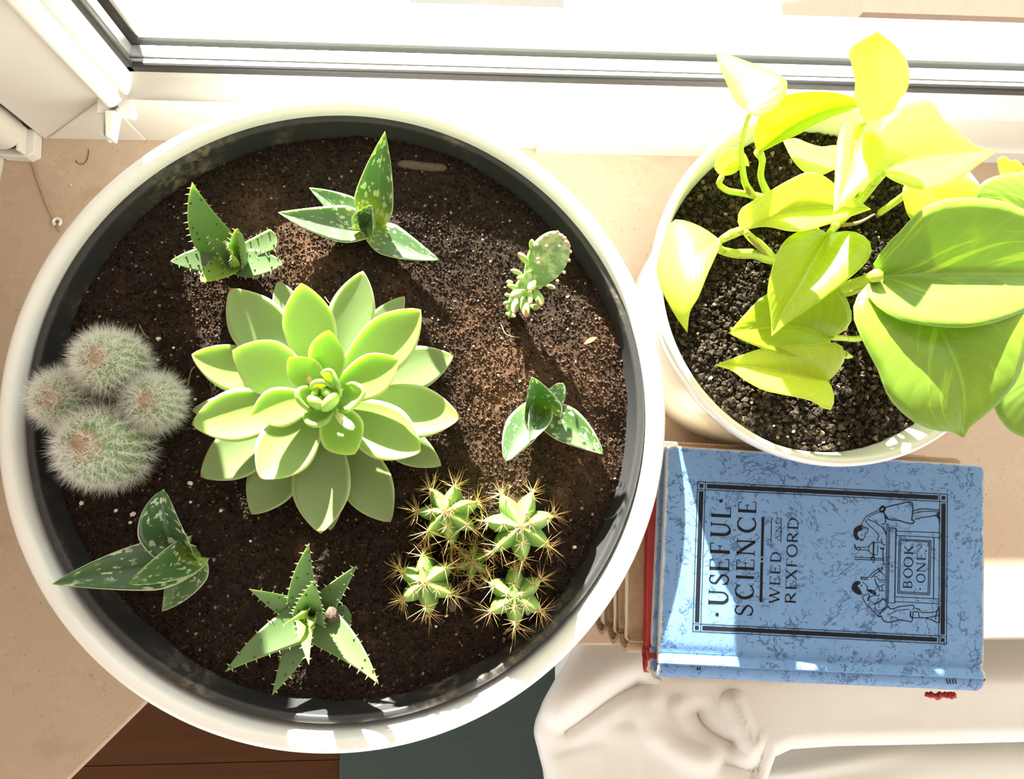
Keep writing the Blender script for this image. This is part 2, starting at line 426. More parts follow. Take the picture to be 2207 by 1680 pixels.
# outside: yard, low wall and grey roof far below the window
k = NT('pale_yard_paving'); co = k.coord(); k.set(color=k.mix(k.noise(co, 3, 4), (.50, .46, .40), (.62, .57, .50)), rough=.9)
gd = mk('ground', *box(-12, 14, 1.4, 30, -3.3, -3.2), k.m, smooth=False); setp(gd, 'sunlit pale ground outside the window', kind='structure')
def world_box(px0, px1, py, z, dy, name, mat, label, cat, th=.08):
    a = at(px0, py, z); b = at(px1, py, z)
    o = mk(name, *box(a[0], b[0], a[1], a[1] + dy, z - th, z), mat, smooth=False); return setp(o, label, cat)
k = NT('grey_roofing'); co = k.coord(); k.set(color=k.mix(k.noise(co, 9, 4), (.065, .065, .065), (.10, .10, .10)), rough=.8)
world_box(884, 1215, 52, -1.6, 1.6, 'shed_roof', k.m, 'flat grey shed roof outside beyond the window', 'roof', .12)
k = NT('brown_brick_top'); co = k.coord(); k.set(color=k.mix(k.noise(co, 30, 4), (.15, .085, .062), (.20, .12, .09)), rough=.9)
world_box(1860, 2500, 26, -1.7, .7, 'brick_wall', k.m, 'brown brick wall top outside at the right beyond the window', 'wall', .6)
world_box(262, 330, 24, -1.7, .7, 'brick_pier', k.m, 'brown brick pier outside at the left beyond the window', 'pier', .6)

# ------------------------------------------------------------------ big round planter
BC = np.array([-.0629, .0309]); BR = .1800; BZ = .159
pot = empty('round_planter', (BC[0], BC[1], 0), 'large round white glazed planter holding the succulents', 'planter')
prof = [(.0001, .0), (.108, .0), (.120, .002), (.126, .008), (.140, .05), (.155, .10), (.166, .135), (.172, .142), (.1765, .1455), (.1792, .150), (.1800, .1545), (.1790, .1575), (.1765, .159), (.1735, .1587), (.1712, .157), (.1700, .154), (.1695, .150), (.1680, .14), (.160, .11), (.142, .05), (.125, .012), (.0001, .010)]
mk('bowl', *lathe(prof, BC, 192), MAT_GLAZE, pot)
IC = BC + np.array([.0006, .0028])
inner = empty('nursery_pot', (IC[0], IC[1], .012), 'black plastic grow pot set inside the large white planter', 'plant pot')
prof = [(.0001, .0115), (.105, .0115), (.112, .014), (.134, .06), (.1560, .118), (.1622, .138), (.1645, .1440), (.1672, .1465), (.1685, .1500), (.1684, .1516), (.1678, .1522), (.1648, .1522), (.1641, .1516), (.1638, .1500), (.1634, .1475), (.1632, .143), (.1540, .118), (.132, .06), (.110, .016), (.0001, .0145)]
mk('tub', *lathe(prof, IC, 192), MAT_NURSERY, inner)
SZ = .1405
def soil_h(x, y):
    "soil height in the big planter"
    r = np.hypot(x - IC[0], y - IC[1]) / .162
    h = SZ + .0065 * fbm(x * 26 + 3, y * 26 + 9, 4) + .0016 * fbm(x * 160, y * 160, 3)
    h += .0045 * np.exp(-((x - .042) ** 2 + (y - .050) ** 2) / .030 ** 2) + .003 * np.exp(-((x - .075) ** 2 + (y - .045) ** 2) / .022 ** 2)              # heaped at the right
    h += .0035 * np.exp(-((x + .078) ** 2 + (y - .118) ** 2) / .022 ** 2)
    h += -.0020 * np.exp(-((x + .02) ** 2 + (y - .118) ** 2) / .02 ** 2)
    h -= .0045 * np.clip((r - .86) / .14, 0, 1) ** 1.5
    h -= .004 * np.exp(-((x - IC[0] + .105) ** 2 + (y - IC[1] + .105) ** 2) / .03 ** 2)     # sunken at lower left
    return h
SUN_PATCHES = [at(x, y, .14)[:2].tolist() + [w * .000265, a] for x, y, w, a in ((655, 560, 70, 1.0), (560, 455, 60, .8), (1100, 790, 85, 1.0), (1050, 850, 60, .8), (1240, 880, 95, .7), (1320, 720, 80, .7), (1010, 690, 70, .5), (1060, 1010, 70, .6), (1260, 1010, 70, .5), (655, 1190, 22, .8), (480, 610, 40, .5), (430, 700, 40, .4), (1215, 1075, 25, .8))]  # sunlit patches put into the soil colour: place, radius, strength
def sunlit_coir(x, y):
    "reddish coconut-fibre colour, painted on where sun lights the soil"
    return np.clip(sum(a * np.exp(-((x - p) ** 2 + (y - q) ** 2) / w ** 2) for p, q, w, a in SUN_PATCHES) * (.75 + 1.6 * fbm(x * 120, y * 120, 3)), 0, 1)
def soil_disc(c, R, hf, nr=110, na=300, wob=.004):
    V = []; F = []
    for i in range(nr + 1):
        rr = R * (i / nr)
        for j in range(na):
            a = 2 * math.pi * j / na; w = 1 + (i / nr) * wob / R * float(fbm(np.float64(3 * math.cos(a) + 9), np.float64(3 * math.sin(a) + 5), 3)) * 2
            V.append((c[0] + rr * w * math.cos(a), c[1] + rr * w * math.sin(a), 0))
    V = np.array(V); V[:, 2] = hf(V[:, 0], V[:, 1])
    for i in range(nr):
        for j in range(na):
            F.append((i * na + j, (i + 1) * na + j, (i + 1) * na + (j + 1) % na, i * na + (j + 1) % na))
    # thickness: a skirt and a base well below
    b = len(V); k = nr * na
    V = np.vstack([V, [(c[0] + .94 * (V[k + j, 0] - c[0]), c[1] + .94 * (V[k + j, 1] - c[1]), V[k + j, 2] - .02) for j in range(na)]])
    F += [(k + j, b + j, b + (j + 1) % na, k + (j + 1) % na) for j in range(na)] + [tuple(range(b, b + na))]
    return V, F
def crumbs(c, R, hf, n, rmin, rmax, seed, pw=3):
    "loose grains: n small irregular eight-sided lumps lying on the soil surface"
    rs = np.random.RandomState(seed)
    O = np.array([(1, 0, 0), (-1, 0, 0), (0, 1, 0), (0, -1, 0), (0, 0, 1), (0, 0, -1)], float)
    T = np.array([(0, 2, 4), (2, 1, 4), (1, 3, 4), (3, 0, 4), (2, 0, 5), (1, 2, 5), (3, 1, 5), (0, 3, 5)])
    rad = R * np.sqrt(rs.rand(n)); th = rs.rand(n) * 2 * math.pi
    x = c[0] + rad * np.cos(th); y = c[1] + rad * np.sin(th); z = hf(x, y)
    s = rmin + (rmax - rmin) * rs.rand(n) ** pw
    W = O[None] * (s[:, None, None] * (.55 + .9 * rs.rand(n, 6, 1)))
    Q = rs.randn(n, 4); Q /= np.linalg.norm(Q, axis=1)[:, None]; w_, a_, b_, c_ = Q.T
    Rm = np.stack([1 - 2 * (b_ * b_ + c_ * c_), 2 * (a_ * b_ - w_ * c_), 2 * (a_ * c_ + w_ * b_), 2 * (a_ * b_ + w_ * c_), 1 - 2 * (a_ * a_ + c_ * c_), 2 * (b_ * c_ - w_ * a_), 2 * (a_ * c_ - w_ * b_), 2 * (b_ * c_ + w_ * a_), 1 - 2 * (a_ * a_ + b_ * b_)], 1).reshape(n, 3, 3)
    W = np.einsum('nij,nkj->nki', Rm, W)
    V = (W + np.stack([x, y, z + s * .35], 1)[:, None, :]).reshape(-1, 3)
    F = (T[None] + 6 * np.arange(n)[:, None, None]).reshape(-1, 3)
    return V, F.tolist(), np.repeat(rs.rand(n), 6)
SV, SF = soil_disc(IC, .1628, soil_h)
so = mk('potting_soil', SV, SF, MAT_SOIL, attrs=dict(sunlit_coir=sunlit_coir(SV[:, 0], SV[:, 1]), rnd=np.full(len(SV), .45)), loc=(IC[0], IC[1], SZ - .02)); setp(so, 'dark crumbly potting soil filling the large round planter', 'soil', kind='stuff')
V, F, rn = crumbs(IC, .1615, soil_h, 70000, .00022, .0011, 3, 2.2)
cr = mk('soil_crumbs', V, F, MAT_SOIL, so, smooth=False, attrs=dict(rnd=rn, sunlit_coir=sunlit_coir(V[:, 0], V[:, 1]))); setp(cr, kind='stuff')

# ------------------------------------------------------------------ ribbed planter of the vine
PC = np.array([.2082, .1024]); PR = .1018; PZ = .180
rp = empty('ribbed_planter', (PC[0], PC[1], 0), 'white ceramic planter with ribbed sides holding the lime green vine', 'planter')
prof = [(.0001, 0), (.079, 0), (.0812, .0015)]
for i in range(15):                        # ribs
    z0 = .004 + i * .0098; r0 = .0818 + .0118 * (z0 / .148)
    for t, d in ((0.0, -.0005), (.2, .0006), (.5, .0012), (.8, .0006)): prof.append((r0 + d, z0 + t * .0098))
prof += [(.0938, .1515), (.0958, .1540), (.0990, .159), (.1010, .165), (.1018, .1725), (.1014, .1785), (.0996, .1802), (.0978, .1795), (.0968, .1770), (.0956, .170), (.0930, .152), (.088, .07), (.084, .012), (.0001, .011)]
mk('bowl', *lathe(prof, PC, 160), MAT_RIB, rp)
S2Z = .1570
def soil2_h(x, y):
    r = np.hypot(x - PC[0], y - PC[1]) / .0935
    return S2Z + .008 * fbm(x * 40 + 40, y * 40 + 2, 4) + .003 * fbm(x * 190 + 7, y * 190, 3) - .003 * np.clip((r - .8) / .2, 0, 1) ** 2
so2 = mk('potting_soil', *soil_disc(PC, .0938, soil2_h, 80, 200, .002), MAT_SOIL2, loc=(PC[0], PC[1], S2Z - .02)); setp(so2, 'lumpy dark soil in the ribbed planter under the vine', 'soil', kind='stuff')
V, F, rn = crumbs(PC, .0928, soil2_h, 26000, .0003, .0021, 4, 2.6)
cr = mk('soil_crumbs', V, F, MAT_SOIL2, so2, smooth=False, attrs=dict(rnd=rn)); setp(cr, kind='stuff')
# ------------------------------------------------------------------ succulent leaves
def W3(p, z): return at(p[0], p[1], z)
def leaf_mesh(B, T, w, prof, thick=.004, cup=.10, arch=.06, roll=0., nu=22, ns=8, keel=0., sag=0., bend=0., back=.35, curl=0., plump=1.0):
    """a fleshy leaf from base B to tip T (3-D), half width w, prof(u) in 0..1;
    cup: how far the edges rise, arch: how far the middle of the spine rises (fraction of the length), keel: V fold"""
    B = np.asarray(B, float); T = np.asarray(T, float); ax = T - B; L = np.linalg.norm(ax)
    side = nrm(np.cross(ax, [0, 0, 1.0])); nor = np.cross(side, nrm(ax))
    if roll:
        cr, sr = math.cos(roll), math.sin(roll); side, nor = cr * side + sr * nor, cr * nor - sr * side
    u = np.linspace(0, 1, nu + 1) ** .9
    sp = B + u[:, None] * ax + (4 * u * (1 - u))[:, None] * nor * (arch * L) + (4 * u * (1 - u))[:, None] * side * (bend * L) + (u ** 3)[:, None] * nor * (curl * L)
    tan = np.gradient(sp, axis=0); tan /= np.linalg.norm(tan, axis=1)[:, None]
    S = np.linspace(-1, 1, ns + 1); V = []; F = []; LU = []; LS = []
    R = 2 * ns
    for i in range(nu):
        sd = nrm(side - tan[i] * np.dot(side, tan[i])); nn = np.cross(sd, tan[i])
        f = max(prof(u[i]), .004); ww = w * f; th = thick * (f ** .5) * (1 - .35 * u[i]) * min(1, .25 + 3 * (1 - u[i]))
        th = min(th, ww * 1.2)
        for s in S:
            c = cup * ww * s * s + keel * ww * abs(s)
            V.append(sp[i] + sd * ww * s + nn * (c + th * back * (1 - s * s) * plump)); LU.append(u[i]); LS.append(s)
        for s in S[1:-1][::-1]:
            c = cup * ww * s * s + keel * ww * abs(s)
            V.append(sp[i] + sd * ww * s + nn * (c - th * (1 - abs(s) ** 2.4))); LU.append(u[i]); LS.append(s)
    V.append(sp[nu]); LU.append(1); LS.append(0); t = len(V) - 1
    for i in range(nu - 1):
        for j in range(R): F.append((i * R + j, i * R + (j + 1) % R, (i + 1) * R + (j + 1) % R, (i + 1) * R + j))
    for j in range(R): F.append(((nu - 1) * R + j, (nu - 1) * R + (j + 1) % R, t))
    F.append(tuple(range(R))[::-1])
    info = dict(sp=sp, tan=tan, side=side, nor=nor, L=L, w=w, u=u, cup=cup, keel=keel)
    return np.array(V), F, dict(lu=LU, ls=LS), info
def prof_spoon(wb=.34, up=.60, p=.80):
    def f(u):
        if u < up: return wb + (1 - wb) * math.sin(math.pi / 2 * u / up) ** 1.15
        return max(math.cos(math.pi / 2 * (u - up) / (1 - up)), 0) ** p
    return f
def prof_taper(up=.22, wb=.8, p=1.05):
    def f(u):
        if u < up: return wb + (1 - wb) * math.sin(math.pi / 2 * u / up)
        return max(1 - ((u - up) / (1 - up)) ** 1.35, 0) ** p
    return f

def sss(k, col, w=.55, r=(.004, .006, .0016)):
    k.set(sss=w, sssr=(1.0, 1.12, .32), ssss=r[0])
# rosette leaf: pale green skin with light rim and red point
def echeveria_mat(name, skin, rim, scale):
    k = NT(name); co = k.coord(); lu = k.attr('lu'); ls = k.math('ABSOLUTE', k.attr('ls'))
    c = k.mix(k.noise(co, 60, 4), skin, tuple(x * .86 for x in skin))
    c = k.mix(k.math('MULTIPLY', k.sstep(k.noise(co, 1500, 2), .52, .68), .25), c, tuple(min(1, x * 1.35) for x in skin))
    e = k.sstep(ls, .86, .99)
    c = k.mix(k.math('MULTIPLY', e, .75), c, rim)
    c = k.mix(k.sstep(lu, .962, .995), c, (.55, .10, .09))
    c = k.mix(k.math('MULTIPLY', k.math('MULTIPLY', k.sstep(ls, .95, 1.0), k.sstep(lu, .6, .95)), .5), c, (.60, .25, .20))
    k.set(color=c, rough=.36, spec=.42, coat=.12, coatr=.3)
    sss(k, c, .55, (scale,)); k.translucent(k.mix(.5, skin, (.56, .82, .03)), .20); return k.m
MAT_ECH_IN = echeveria_mat('bright_rosette_leaf', (.35, .55, .115), (.72, .80, .40), .0035)
MAT_ECH_OUT = echeveria_mat('grey_green_rosette_leaf', (.25, .345, .14), (.55, .62, .36), .0028)
MAT_ECH_MID = echeveria_mat('pale_rosette_leaf', (.32, .47, .13), (.68, .76, .38), .0032)

EC = at(700, 862, .150)
ech = empty('echeveria', (EC[0], EC[1], .140), 'large pale green rosette succulent in the middle of the round planter', 'succulent')
E0 = lambda x, y: (390 + x / 2.8, 570 + y / 2.8)
ec = E0(860, 810)
# tip, half width(px), tip z, base z, layer, base offset fraction from centre
rows = [
 # lowest, grey green leaves near the soil
 ((585, 100), 100, .153, .150, 'o', .28, 0), ((305, 365), 82, .150, .149, 'o', .3, 0), ((1352, 195), 92, .154, .150, 'o', .3, 0), ((65, 885), 80, .150, .149, 'o', .3, 0),
 ((120, 1285), 150, .156, .151, 'o', .26, 0), ((430, 1512), 150, .152, .149, 'o', .26, 0), ((905, 1608), 92, .148, .148, 'o', .3, 0),
 ((1268, 1557), 150, .156, .151, 'o', .22, .02), ((1572, 1217), 108, .152, .149, 'o', .28, 0), ((1648, 555), 138, .160, .153, 'o', .22, 0), ((65, 545), 140, .162, .153, 'm', .22, 0),
 ((298, 145), 172, .170, .156, 'o', .2, -.02), ((1100, 40), 140, .168, .156, 'o', .2, .02),
 # middle leaves
 ((65, 968), 158, .172, .160, 'm', .18, 0), ((1687, 930), 162, .172, .160, 'm', .18, 0), ((845, 1628), 172, .168, .159, 'o', .16, 0),
 ((728, 110), 158, .186, .162, 'm', .14, 0), ((1452, 272), 168, .184, .162, 'm', .14, .02),
 ((475, 1297), 172, .181, .165, 'm', .13, -.02), ((1452, 1135), 168, .182, .166, 'm', .13, 0), ((308, 520), 165, .188, .166, 'm', .13, .02),
 # inner leaves
 ((1055, 1153), 138, .194, .171, 'i', .12, 0), ((422, 915), 122, .192, .170, 'i', .12, .02), ((1322, 572), 132, .196, .171, 'i', .10, .02),
 ((898, 390), 114, .203, .172, 'i', .08, 0), ((645, 560), 104, .201, .173, 'i', .08, .04),
]
for (tp, hw, zt, zb, ly, bo, bd) in rows:
    tx, ty = E0(*tp); bx, by = ec[0] + (tx - ec[0]) * bo, ec[1] + (ty - ec[1]) * bo
    steep = (zt - zb) / .06
    V, F, A, _ = leaf_mesh(at(bx, by, zb), at(tx, ty, zt), hw / 2.8 * mpp((zt + zb) / 2), prof_spoon(.36, .58, .74 if ly != 'o' else .80), thick=.0046 if ly != 'i' else .0042,
                           cup=.26 if ly != 'o' else .16, arch=-.05 if ly != 'o' else -.01, curl=.02, bend=bd, back=.10, nu=26, ns=10)
    mk('leaf', V, F, {'o': MAT_ECH_OUT, 'm': MAT_ECH_MID, 'i': MAT_ECH_IN}[ly], ech, attrs=A)
# young cupped leaves round the heart
C0 = lambda x, y: (600 + x / 6.4615, 700 + y / 6.4615)
hc = C0(640, 1010)
def cup_leaf(arc, rmax, z, zb, inner, base):
    "young leaf seen edge-on: a thick curved lip and the hollow blade running down to the heart"
    n_ = 18; P = catmull([at(*C0(x, y), z + dz) for x, y, dz in arc], n_)
    t = np.linspace(0, 1, n_); rr = rmax / 6.46 * mpp(z) * np.sin(math.pi * (t * .94 + .03)) ** .45
    mb = MB(); V, F = tube(P, rr, 12); mb.add(V, F, lu=np.repeat(t * .6, 12), ls=[.3] * len(V))
    B = at(*C0(*base), zb); V = []; F = []; m = 7                      # blade between lip and heart, two skins
    for sk in (0, 1):
        for i in range(n_):
            for j in range(m):
                q = j / (m - 1); p = P[i] * (1 - q) + (B + (P[i] - B) * .18) * q
                p = p - np.array([0, 0, .0030 * math.sin(math.pi * q) + (.0022 if sk else -.0002)]); V.append(p)
    for sk in (0, 1):
        o_ = sk * n_ * m
        for i in range(n_ - 1):
            for j in range(m - 1): F.append((o_ + i * m + j, o_ + i * m + j + 1, o_ + (i + 1) * m + j + 1, o_ + (i + 1) * m + j))
    mb.add(V, F, lu=[.4] * len(V), ls=[.3] * len(V))
    mb.build('leaf', MAT_ECH_MID, ech)
cup_leaf([(830, 1215, -.008), (960, 1205, -.003), (1100, 1090, 0), (1195, 940, .001), (1120, 850, 0), (1020, 815, -.003), (920, 850, -.007)], 34, .200, .186, 0, (800, 1080))
cup_leaf([(345, 1235, -.004), (400, 1350, 0), (520, 1400, .001), (660, 1350, 0), (770, 1215, -.004)], 42, .197, .186, 0, (600, 1170))
cup_leaf([(410, 860, -.003), (300, 900, 0), (262, 980, .001), (310, 1080, 0), (400, 1165, -.002), (480, 1190, -.005)], 40, .199, .186, 0, (470, 1020))
cup_leaf([(590, 690, .001), (650, 640, .002), (740, 650, .001), (800, 770, 0), (850, 900, -.002), (870, 1000, -.006)], 36, .204, .188, 0, (730, 900))
cup_leaf([(450, 900, -.003), (480, 820, 0), (580, 790, .001), (680, 820, 0), (745, 900, -.003)], 38, .203, .190, 0, (600, 930))
for (c_, axis, ra, rb, z, dz) in [((540, 1085), (1, .55), 150, 92, .1975, .007), ((725, 1075), (1, -1.15), 175, 92, .1985, .0075), ((690, 960), (1, .9), 112, 80, .1970, .007), ((525, 950), (.3, -1), 85, 60, .1968, .006), ((620, 1030), (1, .5), 70, 50, .1945, .006)]:
    V, F = ellipsoid(at(*C0(*c_), z), (axis[0], -axis[1], 0), ra / 6.46 * mpp(z), rb / 6.46 * mpp(z), dz, nu=14, nv=12)
    V = np.array(V); mk('leaf', V, F, MAT_ECH_IN, ech, attrs=dict(lu=[.5] * len(V), ls=[.2] * len(V)))
# small bud on a stalk at the heart, a second one behind
MAT_BUD = NT('pale_flower_bud').set(color=(.62, .68, .34, 1), rough=.5, sss=.4, ssss=.002).m
mb = MB(); P = [at(*C0(800, 1200), .188), at(*C0(860, 1290), .194), at(*C0(920, 1350), .198)]
mb.add(*tube(catmull(P, 8), np.linspace(.0016, .0024, 8), 8))
for q in range(5):
    a_ = q * 1.26; mb.add(*ellipsoid(at(*C0(965 + 22 * math.cos(a_), 1390 + 22 * math.sin(a_)), .1995), at(*C0(1040, 1430), .203) - at(*C0(930, 1350), .197), .0052, .0017, .0017, nu=6, nv=6))
mb.build('flower_bud', MAT_BUD, ech)
mk('flower_bud', *ellipsoid(at(*C0(425, 765), .190), (0, .3, 1), .004, .0016, .0022), plain('pinkish_bud', (.42, .28, .14), .6), ech)
# short stem down into the soil
mk('stem', *tube([(EC[0], EC[1], .130), (EC[0], EC[1], .150), (EC[0], EC[1], .182)], [.012, .013, .006], 14), MAT_ECH_OUT, ech)

# ------------------------------------------------------------------ partridge breast aloes: dark leaves, white flecks and margins
def gasteria_mat(name, green, base, gl=(.05, .30), dens=.33, flecks=(7.5, 26.)):
    k = NT(name); lu = k.attr('lu'); l0 = k.attr('ls'); ls = k.math('ABSOLUTE', l0); co = k.coord()
    c = k.mix(k.sstep(lu, gl[1], gl[0]), green, base)
    c = k.mix(k.math('MULTIPLY', k.noise(co, 90, 3), .5), c, tuple(x * 1.5 for x in green))
    v = k.vec(k.math('MULTIPLY', l0, flecks[0] / 3), k.math('MULTIPLY', lu, flecks[1] / 2.6), k.n('ShaderNodeObjectInfo').outputs['Random'])
    v = k.n('ShaderNodeVectorMath', {0: v, 1: k.n('ShaderNodeVectorMath', {0: k.n('ShaderNodeTexNoise', {'Vector': v, 'Scale': 1.3, 'Detail': 2}).outputs['Color'], 'Scale': 1.1}, operation='SCALE').outputs[0]}, operation='ADD').outputs[0]
    vo = k.n('ShaderNodeTexVoronoi', {'Vector': k.scale(v, (1, .52, 1)), 'Scale': 1.7, 'Randomness': .85})
    sp = k.sstep(vo.outputs['Distance'], dens + .07, dens - .03)
    band = k.sstep(k.noise(k.scale(v, (.25, .9, 1)), .55, 2), .40, .50)
    c = k.mix(k.math('MULTIPLY', k.math('MULTIPLY', sp, band), .9), c, (.58, .68, .46))
    c = k.mix(k.sstep(ls, .935, .975), c, (.74, .78, .60))
    c = k.mix(k.sstep(lu, .985, 1.0), c, (.74, .70, .50))
    k.set(color=c, rough=.34, spec=.4, coat=.1)
    sss(k, c, .35, (.0022,)); k.translucent(k.mix(k.sstep(lu, .5, .1), (.25, .55, .03), (.75, .85, .02)), .16); return k.m
MAT_GAS = gasteria_mat('flecked_green_leaf', (.075, .142, .045), (.46, .60, .06))
MAT_GAS2 = gasteria_mat('flecked_grey_green_leaf', (.105, .190, .085), (.30, .46, .07), (.05, .25))
MAT_GAS3 = gasteria_mat('flecked_deep_green_leaf', (.045, .100, .030), (.16, .26, .05), (.0, .35))
def aloe_plant(name, base, label, leaves, fn, sc, group=None):
    b = at(*fn(*base), .142)
    r = empty(name, (b[0], b[1], .139), label, 'succulent', group)
    for (tp, bp_, hw, zt, zb, mat, kw) in leaves:
        kw = dict(kw); pr = kw.pop('prof', prof_taper(.30, .55, .92))
        V, F, A, _ = leaf_mesh(at(*fn(*bp_), zb), at(*fn(*tp), zt), hw / sc * mpp((zt + zb) / 2), pr, **dict(dict(thick=.0042, cup=.10, arch=0, back=.12, keel=.25, nu=26, ns=10), **kw))
        mk('leaf', V, F, mat, r, attrs=A)
    mk('stem', *tube([(b[0], b[1], .128), (b[0], b[1], .146)], [.006, .0055], 10), MAT_GAS3, r)
    return r
G1 = lambda x, y: (560 + x / 3.818, 220 + y / 3.818)
aloe_plant('tiger_aloe', (900, 1000), 'white flecked aloe with a tall glowing upright leaf near the top of the round planter', [
    ((405, 705), (860, 980), 120, .156, .146, MAT_GAS2, {}),
    ((150, 908), (905, 1040), 158, .158, .147, MAT_GAS2, dict(bend=-.03, cup=.14)),
    ((1478, 1300), (905, 1060), 140, .152, .146, MAT_GAS2, dict(cup=.05, bend=.03)),
    ((1030, 240), (930, 985), 176, .206, .147, MAT_GAS, dict(cup=.22, arch=-.04, prof=prof_taper(.26, .62, .95))),
    ((915, 850), (880, 1060), 112, .176, .149, MAT_GAS2, dict(cup=.35, keel=.6, arch=-.05, prof=prof_taper(.45, .8, .6))),
    ((800, 905), (885, 1050), 70, .170, .149, MAT_GAS3, dict(cup=.3, keel=.5, prof=prof_taper(.45, .8, .6))),
], G1, 3.818)
G2 = lambda x, y: (x / 2.471, 660 + y / 2.471)
aloe_plant('tiger_aloe', (1010, 1340), 'dark white flecked aloe whose long leaf points over the lower left planter rim', [
    ((862, 1628), (1040, 1330), 106, .156, .146, MAT_GAS2, dict(bend=-.06, cup=.12)),
    ((872, 975), (1010, 1350), 122, .192, .148, MAT_GAS3, dict(cup=.2, keel=.45, bend=-.09, prof=prof_taper(.5, .62, .62))),
    ((275, 1482), (1040, 1350), 128, .176, .148, MAT_GAS3, dict(cup=.28, keel=.25, bend=.02, arch=.02)),
    ((684, 1482), (1010, 1320), 96, .190, .150, MAT_GAS, dict(cup=.3, keel=.7, bend=-.05, arch=.06, prof=prof_taper(.4, .8, .7))),
], G2, 2.471)
G3 = lambda x, y: (1000 + x / 3, 460 + y / 3)
aloe_plant('tiger_aloe', (490, 1290), 'compact white flecked aloe at the right side of the round planter', [
    ((640, 1098), (520, 1300), 66, .158, .146, MAT_GAS2, dict(prof=prof_taper(.6, .8, .5))),
    ((268, 1607), (470, 1270), 112, .158, .147, MAT_GAS2, dict(cup=.1, bend=.05, prof=prof_taper(.45, .7, .75))),
    ((902, 1560), (490, 1285), 118, .160, .147, MAT_GAS, dict(cup=.2, bend=-.04, prof=prof_taper(.4, .7, .85))),
    ((438, 1057), (490, 1310), 136, .186, .148, MAT_GAS3, dict(cup=.25, keel=.5, prof=prof_taper(.35, .85, .75))),
    ((428, 1474), (492, 1268), 80, .184, .150, MAT_GAS2, dict(cup=.3, keel=.9, prof=prof_taper(.55, .6, .6))),
], G3, 3.0)

# ------------------------------------------------------------------ toothed aloes
def toothed_mat(name, green, tipc=None):
    k = NT(name); co = k.coord(); lu = k.attr('lu'); ls = k.math('ABSOLUTE', k.attr('ls'))
    c = k.mix(k.noise(co, 70, 4), green, tuple(x * .78 for x in green))
    c = k.mix(k.math('MULTIPLY', k.sstep(k.noise(co, 1200, 2), .55, .7), .2), c, tuple(min(1, x * 1.7) for x in green))
    c = k.mix(k.math('MULTIPLY', k.sstep(ls, .92, 1.0), .5), c, tuple(min(1, x * 1.6 + .03) for x in green))
    if tipc: c = k.mix(k.sstep(lu, .93, .96), c, tipc)
    k.set(color=c, rough=.45, spec=.35); sss(k, c, .35, (.0022,)); k.translucent(k.mix(.5, green, (.35, .75, .03)), .18); return k.m
MAT_TOO = toothed_mat('toothed_green_leaf', (.135, .215, .085)); MAT_TOO_TIP = toothed_mat('toothed_leaf_with_dry_tip', (.135, .215, .085), (.66, .44, .10))
MAT_TOO_L = toothed_mat('young_toothed_leaf', (.30, .46, .08)); MAT_TOO_G = toothed_mat('grey_toothed_leaf', (.15, .235, .10))
MAT_TOOTH = NT('pale_leaf_teeth').set(color=(.50, .56, .24, 1), rough=.5, sss=.3, ssss=.001).m
MAT_TOOTH_R = plain('reddish_leaf_teeth', (.50, .22, .11), .5)
MAT_WART = plain('dark_green_warts', (.035, .075, .022), .5)
def toothed(name, base, label, leaves, fn, sc, tooth=.0021, step=.0062):
    b = at(*fn(*base), .142); rs = random.Random(len(label))
    r = empty(name, (b[0], b[1], .139), label, 'succulent')
    for (tp, bp_, hw, zt, zb, mat, tmat, kw) in leaves:
        kw = dict(kw); pr = kw.pop('prof', prof_taper(.15, .85, 1.0)); wt = kw.pop('warts', 3)
        V, F, A, I = leaf_mesh(at(*fn(*bp_), zb), at(*fn(*tp), zt), hw / sc * mpp((zt + zb) / 2), pr, **dict(dict(thick=.0040, cup=.16, arch=0, back=.12, nu=26, ns=10), **kw))
        o = mk('leaf', V, F, mat, r, attrs=A)
        tb = MB(); sp = I['sp']; wb = MB(); nw = 0
        for sgn in (-1, 1):
            d = rs.uniform(.2, .9) * step; pos = 0
            for i in range(2, len(sp) - 1):
                pos += np.linalg.norm(sp[i] - sp[i - 1])
                if pos < d: continue
                d += step * rs.uniform(.75, 1.25)
                f = pr(I['u'][i]); ww = I['w'] * f
                sd = nrm(I['side'] - I['tan'][i] * np.dot(I['side'], I['tan'][i])); nn = np.cross(sd, I['tan'][i])
                p = sp[i] + sd * ww * sgn * .97 + nn * (I['cup'] * ww + I['keel'] * ww)
                tb.add(*spike(p, sd * sgn + I['tan'][i] * .35 + nn * .35, tooth * rs.uniform(.7, 1.2), tooth * .19))
                if wt and rs.random() < .16 * wt:
                    q = rs.uniform(.35, .8) * sgn
                    wb.add(*ellipsoid(sp[i] + sd * ww * q + nn * (I['cup'] * ww * q * q + .0004), nn, .0007, .0006, nu=6, nv=5)); nw += 1
        if tb.n: setp(tb.build('marginal_teeth', tmat, o, smooth=False), kind='stuff')
        if nw: setp(wb.build('warts', MAT_WART, o), kind='stuff')
    mk('stem', *tube([(b[0], b[1], .128), (b[0], b[1], .147)], [.006, .0055], 10), MAT_TOO_G, r)
    return r
T1 = lambda x, y: (440 + x / 4, 1140 + y / 4)
